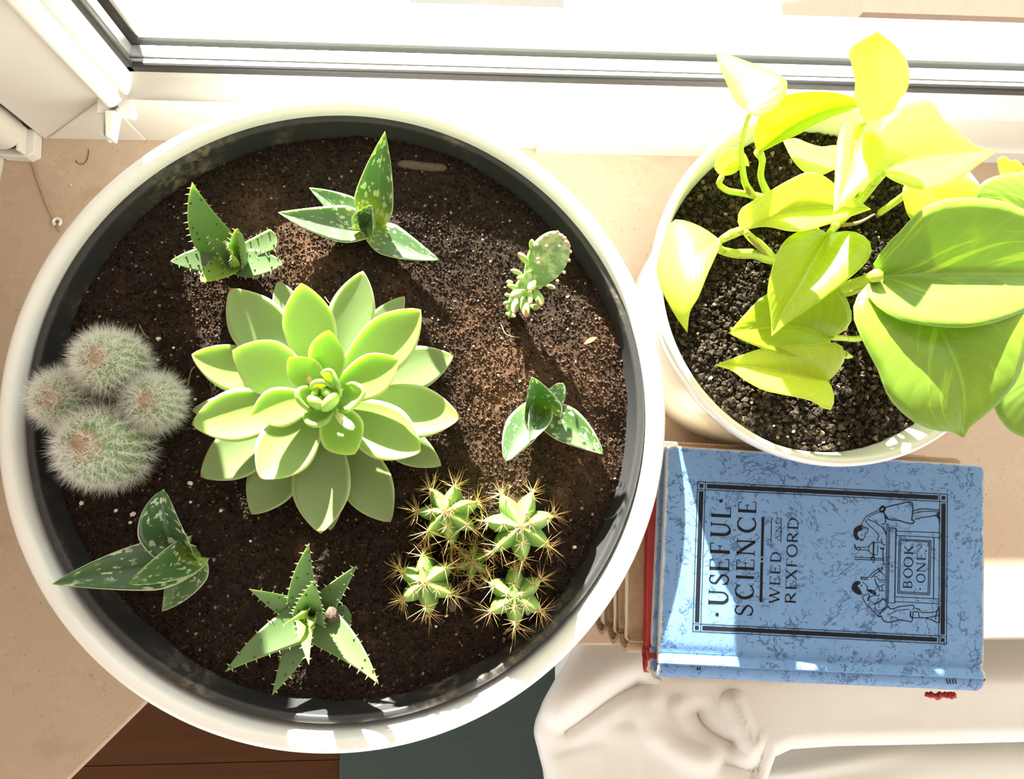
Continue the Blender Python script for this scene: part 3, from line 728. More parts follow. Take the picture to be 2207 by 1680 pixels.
ta = toothed('toothed_aloe', (900, 790), 'star shaped green aloe with toothed pointed leaves near the bottom of the round planter', [
    ((1270, 745), (1010, 800), 98, .150, .146, MAT_TOO_G, MAT_TOOTH, dict(prof=lambda u: 1.0 if u < .8 else max(1 - ((u - .8) / .2) ** 3, .3))),
    ((1320, 313), (930, 770), 118, .170, .147, MAT_TOO_G, MAT_TOOTH, {}),
    ((385, 520), (850, 730), 104, .168, .147, MAT_TOO_G, MAT_TOOTH, {}),
    ((585, 1440), (890, 860), 98, .160, .147, MAT_TOO_G, MAT_TOOTH, dict(prof=prof_taper(.3, .7, 1.0))),
    ((905, 125), (870, 760), 142, .186, .148, MAT_TOO, MAT_TOOTH, dict(bend=-.03)),
    ((180, 1238), (890, 790), 158, .176, .149, MAT_TOO, MAT_TOOTH, dict(bend=.04)),
    ((1507, 1345), (950, 790), 162, .174, .149, MAT_TOO_TIP, MAT_TOOTH, dict(bend=-.05)),
    ((950, 448), (910, 790), 150, .200, .152, MAT_TOO, MAT_TOOTH, dict(prof=prof_taper(.1, .95, .9), cup=.25)),
    ((905, 1180), (925, 750), 96, .196, .154, MAT_TOO_L, MAT_TOOTH, dict(cup=.4, keel=.3, warts=0, arch=.08)),
    ((668, 838), (880, 740), 46, .196, .156, MAT_TOO_L, MAT_TOOTH, dict(cup=.3, warts=0, arch=.1, bend=.1)),
    ((905, 862), (925, 770), 40, .196, .158, MAT_TOO_L, MAT_TOOTH, dict(cup=.3, warts=0)),
], T1, 4.0)
V, F = ellipsoid(at(*T1(1100, 740), .156), (.5, .3, 1), .0036, .0042, .0038, nu=10, nv=8); V = np.array(V); V += np.random.RandomState(5).randn(len(V), 3) * .0005
mk('dried_stub', V, F, MAT_TWIG, ta)
T2 = lambda x, y: (350 + x / 6.222, 370 + y / 6.222)
toothed('toothed_aloe', (900, 1180), 'spiny green aloe with one broad upright leaf at the upper left of the round planter', [
    ((1540, 890), (1010, 1130), 150, .160, .147, MAT_TOO_G, MAT_TOOTH, dict(prof=lambda u: .8 + .2 * u if u < .86 else max(1 - ((u - .86) / .14) ** 3, .3))),
    ((105, 1205), (860, 1180), 190, .164, .147, MAT_TOO_G, MAT_TOOTH, dict(cup=.1, prof=prof_taper(.35, .75, .85))),
    ((1620, 1235), (960, 1240), 200, .160, .147, MAT_TOO_G, MAT_TOOTH, dict(prof=prof_taper(.4, .7, .75))),
    ((515, 1475), (980, 1190), 175, .170, .148, MAT_TOO_L, MAT_TOOTH, dict(prof=prof_taper(.4, .7, .65), cup=.15)),
    ((400, 140), (870, 1130), 300, .202, .148, MAT_TOO, MAT_TOOTH_R, dict(cup=.12, bend=-.05, prof=prof_taper(.22, .75, 1.0))),
    ((575, 880), (960, 1240), 145, .188, .152, MAT_TOO, MAT_TOOTH, dict(cup=.35, bend=.05, warts=0)),
    ((1010, 760), (1075, 1240), 105, .196, .152, MAT_TOO, MAT_TOOTH_R, dict(cup=.5, keel=.3, warts=0, prof=prof_taper(.5, .8, .7))),
    ((880, 945), (970, 1230), 85, .188, .154, MAT_TOO_L, MAT_TOOTH, dict(cup=.4, warts=0)),
    ((930, 1100), (980, 1240), 62, .186, .156, MAT_TOO_L, MAT_TOOTH, dict(cup=.4, warts=0)),
], T2, 6.222, .0022, .0050)

# ------------------------------------------------------------------ white-haired cactus, four stems
MAT_HAIRCAC = NT('hairy_cactus_skin'); k = MAT_HAIRCAC
k.set(color=k.mix(k.math('MULTIPLY', k.sstep(k.attr('lu'), .955, .995), .8), k.mix(k.noise(k.coord(), 200, 3), (.13, .21, .075), (.20, .30, .12)), (.42, .25, .15)), rough=.7, sss=.2, ssss=.002); MAT_HAIRCAC = k.m
k = NT('white_cactus_hair'); k.set(color=(.88, .865, .82, 1), rough=.6, spec=.3); k.translucent((.80, .78, .70), .3); MAT_HAIR = k.m
k = NT('tan_crown_wool'); k.set(color=(.60, .44, .32, 1), rough=.8); MAT_WOOL = k.m
hb = at(230, 900, .14)
hcac = empty('hairy_cactus', (hb[0], hb[1], .138), 'cluster of four white-haired round cactus stems at the left of the round planter', 'cactus')
def hairy_stem(ap, ba, za, rpx, seed, rows=16, ribs=20):
    rs = np.random.RandomState(seed); A_ = at(*ap, za); B_ = at(*ba, .134); R = rpx * mpp(.165)
    ax = nrm(A_ - B_); L = np.linalg.norm(A_ - B_); s = nrm(np.cross(ax, [0, 0, 1.])); t = np.cross(s, ax)
    def pt(v, a, off=0.):           # v 0..1 along
        ph = math.acos(max(-1, min(1, 1 - 2 * v))); pr = math.sin(ph) ** .72
        rr = R * pr * (1 + .045 * math.cos(ribs * a)) + off * pr
        return B_ + ax * (L * v) + rr * (math.cos(a) * s + math.sin(a) * t)
    V = []; F = []; LU = []; nv, na = 26, 80
    for i in range(nv + 1):
        v = .5 - .5 * math.cos(math.pi * (i + .02) / (nv + .04))
        for j in range(na): V.append(pt(v, 2 * math.pi * j / na)); LU.append(v)
    for i in range(nv):
        for j in range(na): F.append((i * na + j, i * na + (j + 1) % na, (i + 1) * na + (j + 1) % na, (i + 1) * na + j))
    F += [tuple(range(na))[::-1], tuple(range(nv * na, (nv + 1) * na))]
    st = mk('stem', V, F, MAT_HAIRCAC, hcac, attrs=dict(lu=LU))
    HV = []; HF = []; WV = MB()
    for i in range(rows):
        v = .20 + .798 * math.sin(math.pi / 2 * (i + .5) / rows) ** 1.0
        for j in range(ribs):
            a = 2 * math.pi * (j + rs.uniform(-.08, .08)) / ribs; vv = v + rs.uniform(-.015, .015); vv = min(vv, .995)
            if vv > .96 and rs.rand() < .45: continue
            p = pt(vv, a); nn = nrm(nrm(p - (B_ + ax * L * min(.8, vv * .85 + .02))) + ax * (.10 + .5 * max(0, vv - .6)))
            if nn[2] < -.55: continue
            if vv < .86 and rs.rand() < .55: WV.add(*ellipsoid(p + nn * .0003, nn, .0006, .0005, nu=5, nv=4))
            uu = nrm(np.cross(nn, [0.3, .1, 1.])); ww = np.cross(nn, uu)
            for q in range(19):
                th = rs.uniform(.15, 1.32); b = rs.uniform(0, 6.283)
                d = nn * math.cos(th) + math.sin(th) * (math.cos(b) * uu + math.sin(b) * ww)
                ln = rs.uniform(.0045, .0088) * (.85 + .3 * (R / .016)); e = nrm(np.cross(d, rs.randn(3))) * .000085; tip = p + d * ln + np.array([0, 0, -.0005])
                k0 = len(HV); HV += [p + e, p - e, tip]; HF.append((k0, k0 + 1, k0 + 2))
    setp(mk('hair', HV, HF, MAT_HAIR, st, smooth=False), kind='stuff')
    HV = []; HF = []
    for q in range(420):                # short tan wool on the crown
        a = rs.uniform(0, 6.283); p = pt(1 - .030 * rs.rand() ** 1.2, a); d = nrm(ax + .75 * rs.randn(3)); e = nrm(np.cross(d, rs.randn(3))) * .00010
        k0 = len(HV); HV += [p + e, p - e, p + d * rs.uniform(.0012, .0034)]; HF.append((k0, k0 + 1, k0 + 2))
    setp(mk('crown_wool', HV, HF, MAT_WOOL, st, smooth=False), kind='stuff')
    WV.build('areoles', MAT_WOOL, st); setp(st.children[-1], kind='stuff')
hairy_stem((205, 770), (283, 800), .193, 58, 1)
hairy_stem((107, 857), (185, 868), .184, 53, 2)
hairy_stem((312, 862), (352, 872), .180, 51, 3)
hairy_stem((176, 962), (278, 968), .194, 73, 4)

# ------------------------------------------------------------------ golden-spined cactus, five ribbed stems
k = NT('spiny_cactus_skin'); co = k.coord()
c = k.mix(k.noise(co, 120, 3), (.20, .34, .075), (.30, .44, .12)); c = k.mix(k.attr('rib'), tuple((.085, .17, .045)), c)
k.set(color=c, rough=.45, spec=.35); sss(k, c, .4, (.003,)); k.translucent((.45, .80, .05), .12); MAT_SPCAC = k.m
k = NT('golden_spines'); k.set(color=k.mix(k.attr('tipf'), (.70, .50, .20), (.55, .24, .07)), rough=.4, spec=.5); k.translucent((.80, .60, .22), .25); MAT_SPINE = k.m
MAT_AREOLE = plain('reddish_areole_wool', (.34, .15, .07), .8)
S0 = lambda x, y: (820 + x / 4.2, 1000 + y / 4.2)
sb = at(1020, 1190, .14)
scac = empty('spiny_cactus', (sb[0], sb[1], .138), 'cluster of five ribbed green cactus stems with long golden spines in the round planter', 'cactus')
def spiny_stem(top, base, zt, rpx, ribs, rot, seed, nrow=4):
    rs = np.random.RandomState(seed); A_ = at(*S0(*top), zt); B_ = at(*S0(*base), .132); R = rpx / 4.2 * mpp(zt - .01)
    ax = nrm(A_ - B_); L = np.linalg.norm(A_ - B_); s = nrm(np.cross([0, 1., 0], ax)); t = np.cross(ax, s)
    def rad(v): return (1 - max(0, (v - .42) / .58) ** 2.3) ** .62 if v < 1 else 0.0
    def rib(a):
        q = ((a - rot) * ribs / (2 * math.pi)) % 1.0
        return abs(2 * q - 1)
    def pt(v, a):
        g = rib(a); r = R * rad(v) * (.60 + .40 * g ** 1.15)
        top_ = L * v + R * .22 * g * math.sin(math.pi * min(1, max(0, v)) ** 2)     # tubercles bulge up
        return B_ + ax * top_ + r * (math.cos(a) * s + math.sin(a) * t)
    V = []; F = []; RB = []; nv, na = 24, ribs * 14
    vv_ = [1 - (1 - i / nv) ** 1.7 for i in range(nv + 1)]
    for v in vv_:
        for j in range(na):
            a = rot + 2 * math.pi * j / na; V.append(pt(min(v, .9995), a)); RB.append(rib(a) ** .6)
    for i in range(nv):
        for j in range(na): F.append((i * na + j, i * na + (j + 1) % na, (i + 1) * na + (j + 1) % na, (i + 1) * na + j))
    F += [tuple(range(na))[::-1], tuple(range(nv * na, (nv + 1) * na))]
    st = mk('stem', V, F, MAT_SPCAC, scac, attrs=dict(rib=RB))
    mb = MB(); ab = MB()
    for j in range(ribs):
        a = rot + 2 * math.pi * j / ribs
        for i in range(nrow):
            v = [.985, .80, .52, .26][i] + rs.uniform(-.02, .02); v -= .05 * (j % 2)
            p = pt(v, a); out = nrm(p - (B_ + ax * L * v * .72)); nn = nrm(out)
            ab.add(*ellipsoid(p, nn, .0009, .0008, nu=6, nv=5))
            uu = nrm(np.cross(nn, ax + .01)); ww = np.cross(nn, uu)
            m = 8 if i < 3 else 6
            for q in range(m + 1):
                b = 2 * math.pi * (q + rs.uniform(-.2, .2)) / m; th = rs.uniform(.95, 1.35) if q < m else rs.uniform(0, .3)
                d = nn * math.cos(th) + math.sin(th) * (math.cos(b) * uu + math.sin(b) * ww); ln = rs.uniform(.0075, .0128) * (.55 if i == 0 else 1) * (1.25 if q == m else 1)
                SV, SF = spike(p, d, ln, .00025); mb.add(SV, SF, tipf=[0, 0, 0, .0 + rs.rand() * .9])
    setp(mb.build('spines', MAT_SPINE, st, smooth=False), kind='stuff'); setp(ab.build('areoles', MAT_AREOLE, st), kind='stuff')
spiny_stem((830, 880), (840, 880), .158, 170, 6, .4, 15, 3)
spiny_stem((580, 440), (640, 470), .178, 290, 7, .38, 11)
spiny_stem((1275, 570), (1240, 560), .184, 345, 7, .30, 12)
spiny_stem((392, 1085), (450, 1060), .177, 285, 6, .62, 13)
spiny_stem((1215, 1215), (1215, 1180), .174, 285, 6, .55, 14)

# ------------------------------------------------------------------ small opuntia with many buds
k = NT('opuntia_skin'); co = k.coord()
c = k.mix(k.sstep(k.noise(co, 150, 4), .42, .62), (.16, .28, .085), (.40, .52, .24)); k.set(color=c, rough=.45, spec=.4); sss(k, c, .3, (.002,)); MAT_OPU = k.m
k = NT('opuntia_bud_skin'); lu = k.attr('lu'); co = k.coord()
c = k.mix(k.noise(co, 200, 3), (.22, .40, .06), (.38, .52, .18)); c = k.mix(k.math('MULTIPLY', k.sstep(lu, .62, .95), k.sstep(k.noise(co, 420, 2), .36, .56)), c, (.48, .20, .13)); k.set(color=c, rough=.45); sss(k, c, .3, (.002,)); MAT_OBUD = k.m
MAT_OARE = plain('pink_cream_areoles', (.52, .29, .20), .8)
O0 = lambda x, y: (1060 + x / 7.636, 480 + y / 7.636)
ob = at(*O0(380, 1380), .14)
opu = empty('bunny_cactus', (ob[0], ob[1], .138), 'small knobbly green cactus with a flat pad and many finger buds', 'cactus')
V, F, A, I = leaf_mesh(at(*O0(640, 1010), .160), at(*O0(1170, 190), .196), 338 / 7.636 * mpp(.18), prof_spoon(.5, .52, .40), thick=.0060, cup=0, arch=0, back=.55, nu=26, ns=12)
V[:, 2] += .0012 * fbm(V[:, 0] * 320, V[:, 1] * 320, 2)
pad = mk('pad', V, F, MAT_OPU, opu, attrs=A)
mb = MB()
V, F, A, I = leaf_mesh(at(*O0(300, 1480), .140), at(*O0(640, 780), .172), 130 / 7.636 * mpp(.155), prof_spoon(.7, .5, .5), thick=.0050, cup=0, arch=.03, back=.6, nu=20, ns=10)
mk('pad', V, F, MAT_OPU, opu, attrs=A)
def ztop(x, y): return .150 + .040 * max(0, min(1, (1500 - y) / 1300))
buds = [((660, 455), (655, 270), 54, .182), ((605, 680), (428, 495), 60, .180), ((485, 845), (308, 780), 48, .172), ((570, 920), (405, 915), 54, .178), ((405, 1072), (245, 1035), 46, .170), ((520, 1135), (295, 1225), 76, .176), ((300, 1200), (208, 1195), 38, .160),
        ((300, 1318), (185, 1335), 38, .154), ((400, 1270), (355, 1495), 64, .164), ((520, 1235), (570, 1560), 82, .166), ((700, 985), (610, 1120), 74, .184), ((625, 1140), (630, 1345), 54, .174), ((715, 1130), (830, 1370), 80, .168), ((925, 1040), (1040, 1092), 48, .166), ((650, 1375), (785, 1415), 56, .156), ((245, 1500), (400, 1550), 50, .150), ((330, 985), (240, 985), 44, .160)]
for a_, b_, hw, z in buds:
    V, F, A, I = leaf_mesh(at(*O0(*a_), z - .006), at(*O0(*b_), z), hw / 7.636 * mpp(z), prof_spoon(.55, .5, .45), thick=hw / 7.636 * mpp(z) * .95, cup=0, back=.9, nu=12, ns=8)
    b_o = mk('bud', V, F, MAT_OBUD, opu, attrs=A)
mb = MB()
for (x, y) in ((745, 370), (900, 390), (900, 220), (1030, 185), (1080, 160), (1150, 215), (1200, 255), (1225, 320), (1250, 340), (1265, 385), (1290, 480), (1240, 440), (1268, 620), (1190, 820), (1060, 880), (890, 1030), (1022, 580), (1160, 672), (770, 670), (850, 800), (1120, 390), (760, 600), (640, 1120), (1080, 960)):
    z = .160 + .037 * max(0, min(1, (1010 - y) / 820)) + .0044
    if (x, y) in ((1268, 620), (1290, 480), (1190, 820), (1080, 160), (1030, 185), (745, 370), (1080, 960), (640, 1120)): z -= .003
    mb.add(*ellipsoid(at(*O0(x, y), z), (.2, .2, 1), .0009, .0011, .0010, nu=7, nv=5))
setp(mb.build('areoles', MAT_OARE, pad), kind='stuff')

# ------------------------------------------------------------------ small things on the soil
for i, (x, y, r, lab) in enumerate(((341, 731, 8, 'white grain right of the upper hairy cactus stem, topmost of its row'), (374, 750, 5, 'small white grain between the upper hairy cactus and the rosette, rightmost of three'), (340, 776, 5, 'small white grain touching the hair of the upper hairy cactus stem'),
                          (404, 845, 8, 'white grain beside the left leaf tip of the rosette, larger one'), (421, 861, 5, 'small white grain nearest the hidden left leaf tip of the rosette'), (111, 1101, 8, 'leftmost white grain on the soil below the hairy cactus'), (176, 1085, 8, 'white grain straight below the largest hairy cactus stem'),
                          (249, 1101, 7, 'white grain on the soil midway between hairy cactus and dark flecked aloe'), (286, 1109, 9, 'largest white grain just left of the dark flecked aloe'), (281, 1127, 6, 'small white grain just below the largest grain left of the dark flecked aloe'),
                          (410, 1042, 9, 'large white grain between the dark flecked aloe and the lower left rosette leaf'), (411, 1083, 5, 'small white grain right of the folded leaf of the dark flecked aloe'), (476, 1101, 6, 'white grain below the lower left rosette leaf tip'), (540, 1167, 5, 'small white grain above the star shaped toothed aloe'),
                          (1238, 1180, 7, 'white grain right of the golden spined cactus near the rim'), (940, 1351, 5, 'white grain below the lower left golden spined stem, lowest of three'), (962, 1328, 6, 'white grain below the lower left golden spined stem, middle of three'), (983, 1284, 6, 'white grain between the two lower golden spined stems'),
                          (1223, 640, 6, 'pale grain right of the knobbly cactus'), (1284, 687, 4, 'tiny pale grain near the right rim above the dry orange leaf'), (363, 912, 6, 'white grain under the right edge of the hairy cactus cluster'), (318, 1125, 4, 'tiny white grain touching the folded leaf of the dark flecked aloe'))):
    p = at(x, y, SZ); z = float(soil_h(np.array(p[0]), np.array(p[1]))); p = at(x, y, z + .0006); R = r * .55 * mpp(z)
    V, F = ellipsoid(p, (1, .3, .2), R * 1.15, R, R * .8, nu=7, nv=6); V = np.array(V); rs = np.random.RandomState(i); V += rs.randn(len(V), 3) * R * .13
    o = mk('perlite_grain', V, F, MAT_PERLITE, smooth=False)
    setp(o, lab, 'grain', 'perlite grains on the planter soil')
def on_soil(x, y, dz): 
    p = at(x, y, SZ); z = float(soil_h(np.array(p[0]), np.array(p[1]))); return at(x, y, z + dz)
P = catmull([on_soil(x, y, .0002) for x, y in ((858, 354), (885, 356), (915, 360), (945, 362), (962, 363))], 14)
V, F = tube(P, .0026 * np.array([.5, .9, 1, 1.02, 1.05, 1.02, 1, 1.02, 1.06, 1, .98, 1.02, .9, .55]), 9)
o = mk('twig', V, F, MAT_TWIG); setp(o, 'short brown twig lying on the soil near the top rim of the round planter', 'twig')
V, F, A, I = leaf_mesh(on_soil(1258, 742, .0008), on_soil(1287, 727, .003), 5 * mpp(.14), prof_spoon(.2, .5, .9), thick=.0005, cup=.3, nu=8, ns=6)
o = mk('dry_leaf', V, F, MAT_DRYLEAF); setp(o, 'tiny curled orange dry leaf on the soil at the right', 'leaf')
V, F = ellipsoid(on_soil(1138, 1317, .003), (0, 1, .4), .0030, .0019, .0012); o = mk('pebble', V, F, MAT_PERLITE); setp(o, 'small pale pebble at the foot of the lower right spiny cactus stem', 'pebble')
V, F = ellipsoid(on_soil(975, 1305, .001), (0, 1, .2), .0040, .0026, .0018); o = mk('pebble', V, F, MAT_TWIG); setp(o, 'brown lump of bark between the lower two spiny cactus stems', 'pebble')
for i, pts in enumerate((((700, 640), (712, 655), (735, 660)), ((1080, 700), (1092, 722), (1120, 728)), ((300, 700), (312, 722), (322, 730)), ((405, 830), (412, 800), (420, 790)))):
    P = catmull([on_soil(x, y, .002 + .002 * (j == 1)) for j, (x, y) in enumerate(pts)], 10)
    o = mk('root_fibre', *tube(P, .0003, 5), plain('tan_root_fibre', (.34, .22, .13), .9)); setp(o, ('thin root fibre on the soil above the rosette', 'thin root fibre on the soil under the knobbly cactus', 'thin root fibre beside the upper hairy cactus stem', 'thin root fibre at the left leaf tip of the rosette')[i], 'fibre')
# ------------------------------------------------------------------ lime green vine in the ribbed planter
def lime_mat(name, skin, back, var=None, tl=.42):
    k = NT(name); co = k.coord(); lu = k.attr('lu'); ls = k.math('ABSOLUTE', k.attr('ls'))
    c = k.mix(k.noise(co, 16, 4), skin, tuple(x * .88 for x in skin))
    if var:
        streak = k.noise(k.vec(k.math('ADD', k.math('MULTIPLY', lu, 7.0), k.math('MULTIPLY', ls, -7.0)), k.math('MULTIPLY', k.attr('ls'), 1.4), .0), 1.1, 5, .6)
        c = k.mix(k.math('MULTIPLY', k.sstep(streak, .55, .66), .9), c, var)
        c = k.mix(k.math('MULTIPLY', k.sstep(k.noise(co, 26, 3), .55, .7), .4), c, var)
    # fine side veins and midrib
    w = k.n('ShaderNodeTexWave', {'Vector': k.vec(k.math('SUBTRACT', lu, k.math('MULTIPLY', ls, .35)), 0.0, 0.0), 'Scale': 3.2, 'Distortion': .6, 'Detail': 2}).outputs['Fac']
    c = k.mix(k.math('MULTIPLY', k.sstep(w, .86, 1.0), .16), c, tuple(min(1, x * 1.5) for x in skin))
    c = k.mix(k.math('MULTIPLY', k.sstep(ls, .035, .012), .6), c, tuple(min(1, x * 1.45 + .03) for x in skin))
    c = k.mix(k.math('MULTIPLY', k.sstep(ls, .965, .995), .5), c, tuple(min(1, x * 1.6 + .05) for x in skin))
    k.set(color=c, rough=.30, spec=.42, coat=.12, normal=k.bump(k.math('ADD', k.math('MULTIPLY', w, .3), k.noise(co, 60, 3)), .18, .0012))
    k.translucent(k.mix(.6, c, back), tl); return k.m
MAT_LIME = lime_mat('lime_leaf', (.58, .70, .085), (.97, 1.0, .30), None, .52)
MAT_LIME_D = lime_mat('deep_lime_leaf', (.45, .58, .035), (.82, .98, .02))
MAT_GREEN = lime_mat('variegated_green_leaf', (.22, .355, .055), (.60, .88, .02), (.50, .62, .07), .36)
MAT_GREEN_D = lime_mat('dark_variegated_leaf', (.24, .38, .045), (.56, .82, .03), (.36, .54, .05), .36)
MAT_STEM = NT('lime_vine_stem'); k = MAT_STEM; k.set(color=k.mix(k.sstep(k.noise(k.coord(), 160, 4, .7), .60, .66), (.46, .60, .05), (.26, .24, .06)), rough=.4, sss=.3, ssss=.002); MAT_STEM = k.m
MAT_SHEATH = plain('brown_leaf_sheath', (.30, .20, .06), .7)

pb = at(1770, 530, S2Z)
vine = empty('trailing_vine', (pb[0], pb[1], S2Z), 'trailing vine with glowing lime heart leaves growing in the ribbed planter', 'houseplant')
def loft(name, L, Mi, R, zb, zt, zl, zr, mat, zm=0.0, nst=22, bulge=.06, lob=None):
    """leaf from its left edge, midrib and right edge (pixel points from base to tip);
    zb, zt base and tip heights, zm how far the middle of the midrib rises, zl / zr how far the edges stand above the midrib"""
    zb += DZV; zt += DZV; u = np.linspace(0, 1, nst)
    l, m, r = catmull(L, nst), catmull(Mi, nst), catmull(R, nst)
    mz = zb + (zt - zb) * u + zm * 4 * u * (1 - u)
    wl = np.linalg.norm(l - m, axis=1); wr = np.linalg.norm(r - m, axis=1)
    lz = mz + zl * wl / max(wl.max(), 1); rz = mz + zr * wr / max(wr.max(), 1)
    # widths: rows of points across the leaf
    ts = [0, .12, .3, .5, .7, .86, 1.0]; V = []; F = []; LU = []; LS = []
    P3 = lambda p, z: np.array([at(a[0], a[1], b) for a, b in zip(p, z)])
    ML, MM, MR = P3(l, lz), P3(m, mz), P3(r, rz)
    cols = [(-t, ML, t) for t in ts[::-1]] + [(t, MR, t) for t in ts[1:]]
    for i in range(nst):
        for s, E_, t in cols:
            p = MM[i] * (1 - t) + E_[i] * t; d = np.linalg.norm(E_[i] - MM[i])
            p = p + np.array([0, 0, bulge * d * math.sin(math.pi * t) ** 1.0])
            V.append(p); LU.append(u[i]); LS.append(s)
    k_ = len(cols)
    for i in range(nst - 1):
        for j in range(k_ - 1): F.append((i * k_ + j, i * k_ + j + 1, (i + 1) * k_ + j + 1, (i + 1) * k_ + j))
    V = np.array(V); nn = len(V)
    # thin but real thickness, folded to a closed shell
    nor = np.zeros_like(V)
    for f in F:
        a, b, c, d = [V[q] for q in f]; q_ = np.cross(c - a, d - b)
        for q in f: nor[q] += q_
    nor /= np.linalg.norm(nor, axis=1)[:, None] + 1e-15
    flip = 1 if nor[:, 2].mean() > 0 else -1
    V2 = V - nor * flip * .00055
    F2 = [tuple(q + nn for q in f[::-1]) for f in F]
    rim = [j for j in range(k_)] + [i * k_ + k_ - 1 for i in range(1, nst)] + [(nst - 1) * k_ + j for j in range(k_ - 2, -1, -1)] + [i * k_ for i in range(nst - 2, 0, -1)]
    FR = [(rim[i], rim[i] + nn, rim[(i + 1) % len(rim)] + nn, rim[(i + 1) % len(rim)]) for i in range(len(rim))]
    o = mk(name, np.vstack([V, V2]), F + F2 + FR, mat, vine, attrs=dict(lu=LU + LU, ls=LS + LS))
    return o
DZV = .0505                                # lift of the whole plant
# leaf: left edge, midrib, right edge, z base, z tip, left rise, right rise
loft('leaf', [(1616, 244), (1597, 231), (1582, 213), (1562, 171), (1547, 133), (1544, 108)], [(1616, 244), (1612, 215), (1590, 165), (1544, 108)], [(1616, 244), (1637, 252), (1660, 244), (1680, 229), (1694, 203), (1694, 172), (1655, 149), (1590, 125), (1544, 108)], .206, .180, -.004, .010, MAT_LIME, .004)
loft('leaf', [(1634, 328), (1627, 310), (1627, 283), (1640, 250), (1690, 208), (1750, 198), (1810, 202), (1870, 222)], [(1634, 328), (1665, 303), (1715, 268), (1790, 235), (1870, 222)], [(1634, 328), (1650, 322), (1690, 302), (1720, 289), (1775, 259), (1830, 238), (1870, 222)], .163, .172, .016, .003, MAT_LIME_D, .004)
loft('leaf', [(1860, 262), (1852, 236), (1841, 216), (1843, 178), (1836, 140), (1829, 118), (1835, 101), (1862, 84), (1891, 68)], [(1860, 262), (1885, 214), (1893, 160), (1893, 110), (1891, 68)], [(1860, 262), (1895, 255), (1925, 240), (1939, 214), (1956, 192), (1960, 154), (1949, 121), (1925, 92), (1891, 68)], .176, .232, -.006, -.008, MAT_LIME, .012)
loft('leaf', [(1905, 368), (1891, 343), (1884, 318), (1888, 285), (1902, 259), (1932, 232), (1965, 219), (2004, 216), (2022, 238), (2036, 261), (2063, 277), (2097, 309), (2120, 320), (2151, 326)], [(1905, 368), (1960, 352), (2030, 340), (2100, 330), (2151, 326)], [(1905, 368), (1914, 382), (1947, 397), (1985, 408), (2029, 402), (2074, 381), (2104, 359), (2128, 342), (2151, 326)], 0.176, 0.174, -.004, .018, MAT_LIME, .006)
loft('leaf', [(1841, 309), (1838, 285), (1831, 256), (1814, 275), (1804, 307), (1800, 350), (1799, 384), (1796, 425), (1797, 460)], [(1841, 309), (1838, 340), (1822, 400), (1797, 460)], [(1841, 309), (1865, 287), (1890, 288), (1915, 320), (1959, 328), (1952, 340), (1925, 354), (1895, 377), (1848, 418), (1821, 442), (1797, 460)], 0.178, 0.194, -.010, .004, MAT_LIME, .004)
loft('leaf', [(1835, 345), (1815, 318), (1799, 313), (1770, 316), (1741, 308), (1714, 298), (1688, 303)], [(1835, 345), (1790, 345), (1740, 330), (1688, 303)], [(1835, 345), (1815, 362), (1799, 365), (1768, 378), (1735, 370), (1708, 342), (1688, 303)], .152, .156, -.012, .012, MAT_LIME, .004)
loft('leaf', [(1597, 497), (1590, 476), (1597, 452), (1623, 434), (1662, 411), (1701, 389), (1743, 371), (1775, 379), (1801, 398), (1835, 422), (1877, 451)], [(1597, 497), (1640, 481), (1688, 457), (1740, 449), (1800, 447), (1877, 451)], [(1597, 497), (1635, 488), (1662, 489), (1701, 497), (1735, 496), (1780, 484), (1819, 471), (1877, 451)], .166, .162, .014, .014, MAT_LIME, .004)
loft('leaf', [(1553, 518), (1520, 494), (1486, 479), (1450, 476), (1426, 529), (1415, 580), (1428, 630), (1458, 685), (1481, 717)], [(1553, 518), (1515, 540), (1485, 590), (1470, 650), (1481, 717)], [(1553, 518), (1548, 540), (1526, 589), (1505, 641), (1487, 673), (1481, 717)], 0.158, 0.164, -.020, .004, MAT_LIME, .008)
loft('leaf', [(1787, 505), (1760, 492), (1715, 502), (1688, 525), (1667, 570), (1655, 628), (1659, 659), (1663, 696), (1664, 724)], [(1787, 505), (1762, 548), (1722, 620), (1690, 670), (1664, 724)], [(1787, 505), (1816, 498), (1850, 502), (1874, 520), (1878, 545), (1863, 570), (1829, 601), (1782, 638), (1743, 667), (1703, 693), (1677, 714), (1664, 724)], .160, .172, .008, .010, MAT_LIME_D, .004)
loft('leaf', [(1789, 727), (1818, 716), (1835, 692), (1834, 668), (1818, 632), (1790, 612), (1730, 615), (1651, 635), (1606, 677), (1570, 718)], [(1789, 727), (1750, 711), (1700, 704), (1640, 708), (1570, 718)], [(1789, 727), (1787, 745), (1745, 768), (1690, 768), (1640, 750), (1600, 733), (1570, 718)], 0.140, 0.154, .003, .004, MAT_LIME_D, .004)
loft('leaf', [(1786, 822), (1800, 808), (1818, 782), (1822, 760), (1812, 744), (1792, 739), (1756, 743), (1703, 744), (1638, 753), (1583, 772), (1542, 787)], [(1786, 822), (1730, 811), (1651, 796), (1593, 788), (1542, 787)], [(1786, 822), (1794, 838), (1798, 856), (1796, 876), (1787, 884), (1769, 874), (1743, 861), (1690, 850), (1646, 840), (1606, 819), (1578, 798), (1542, 787)], 0.140, 0.150, .012, .016, MAT_LIME, .002)
loft('leaf', [(1990, 378), (1960, 388), (1946, 408), (1950, 440), (1962, 470), (1995, 500), (2050, 520)], [(1990, 378), (2010, 420), (2030, 470), (2050, 520)], [(1990, 378), (2040, 378), (2085, 386), (2112, 400), (2130, 428), (2110, 480), (2050, 520)], .146, .140, .004, .002, MAT_LIME_D, .004)
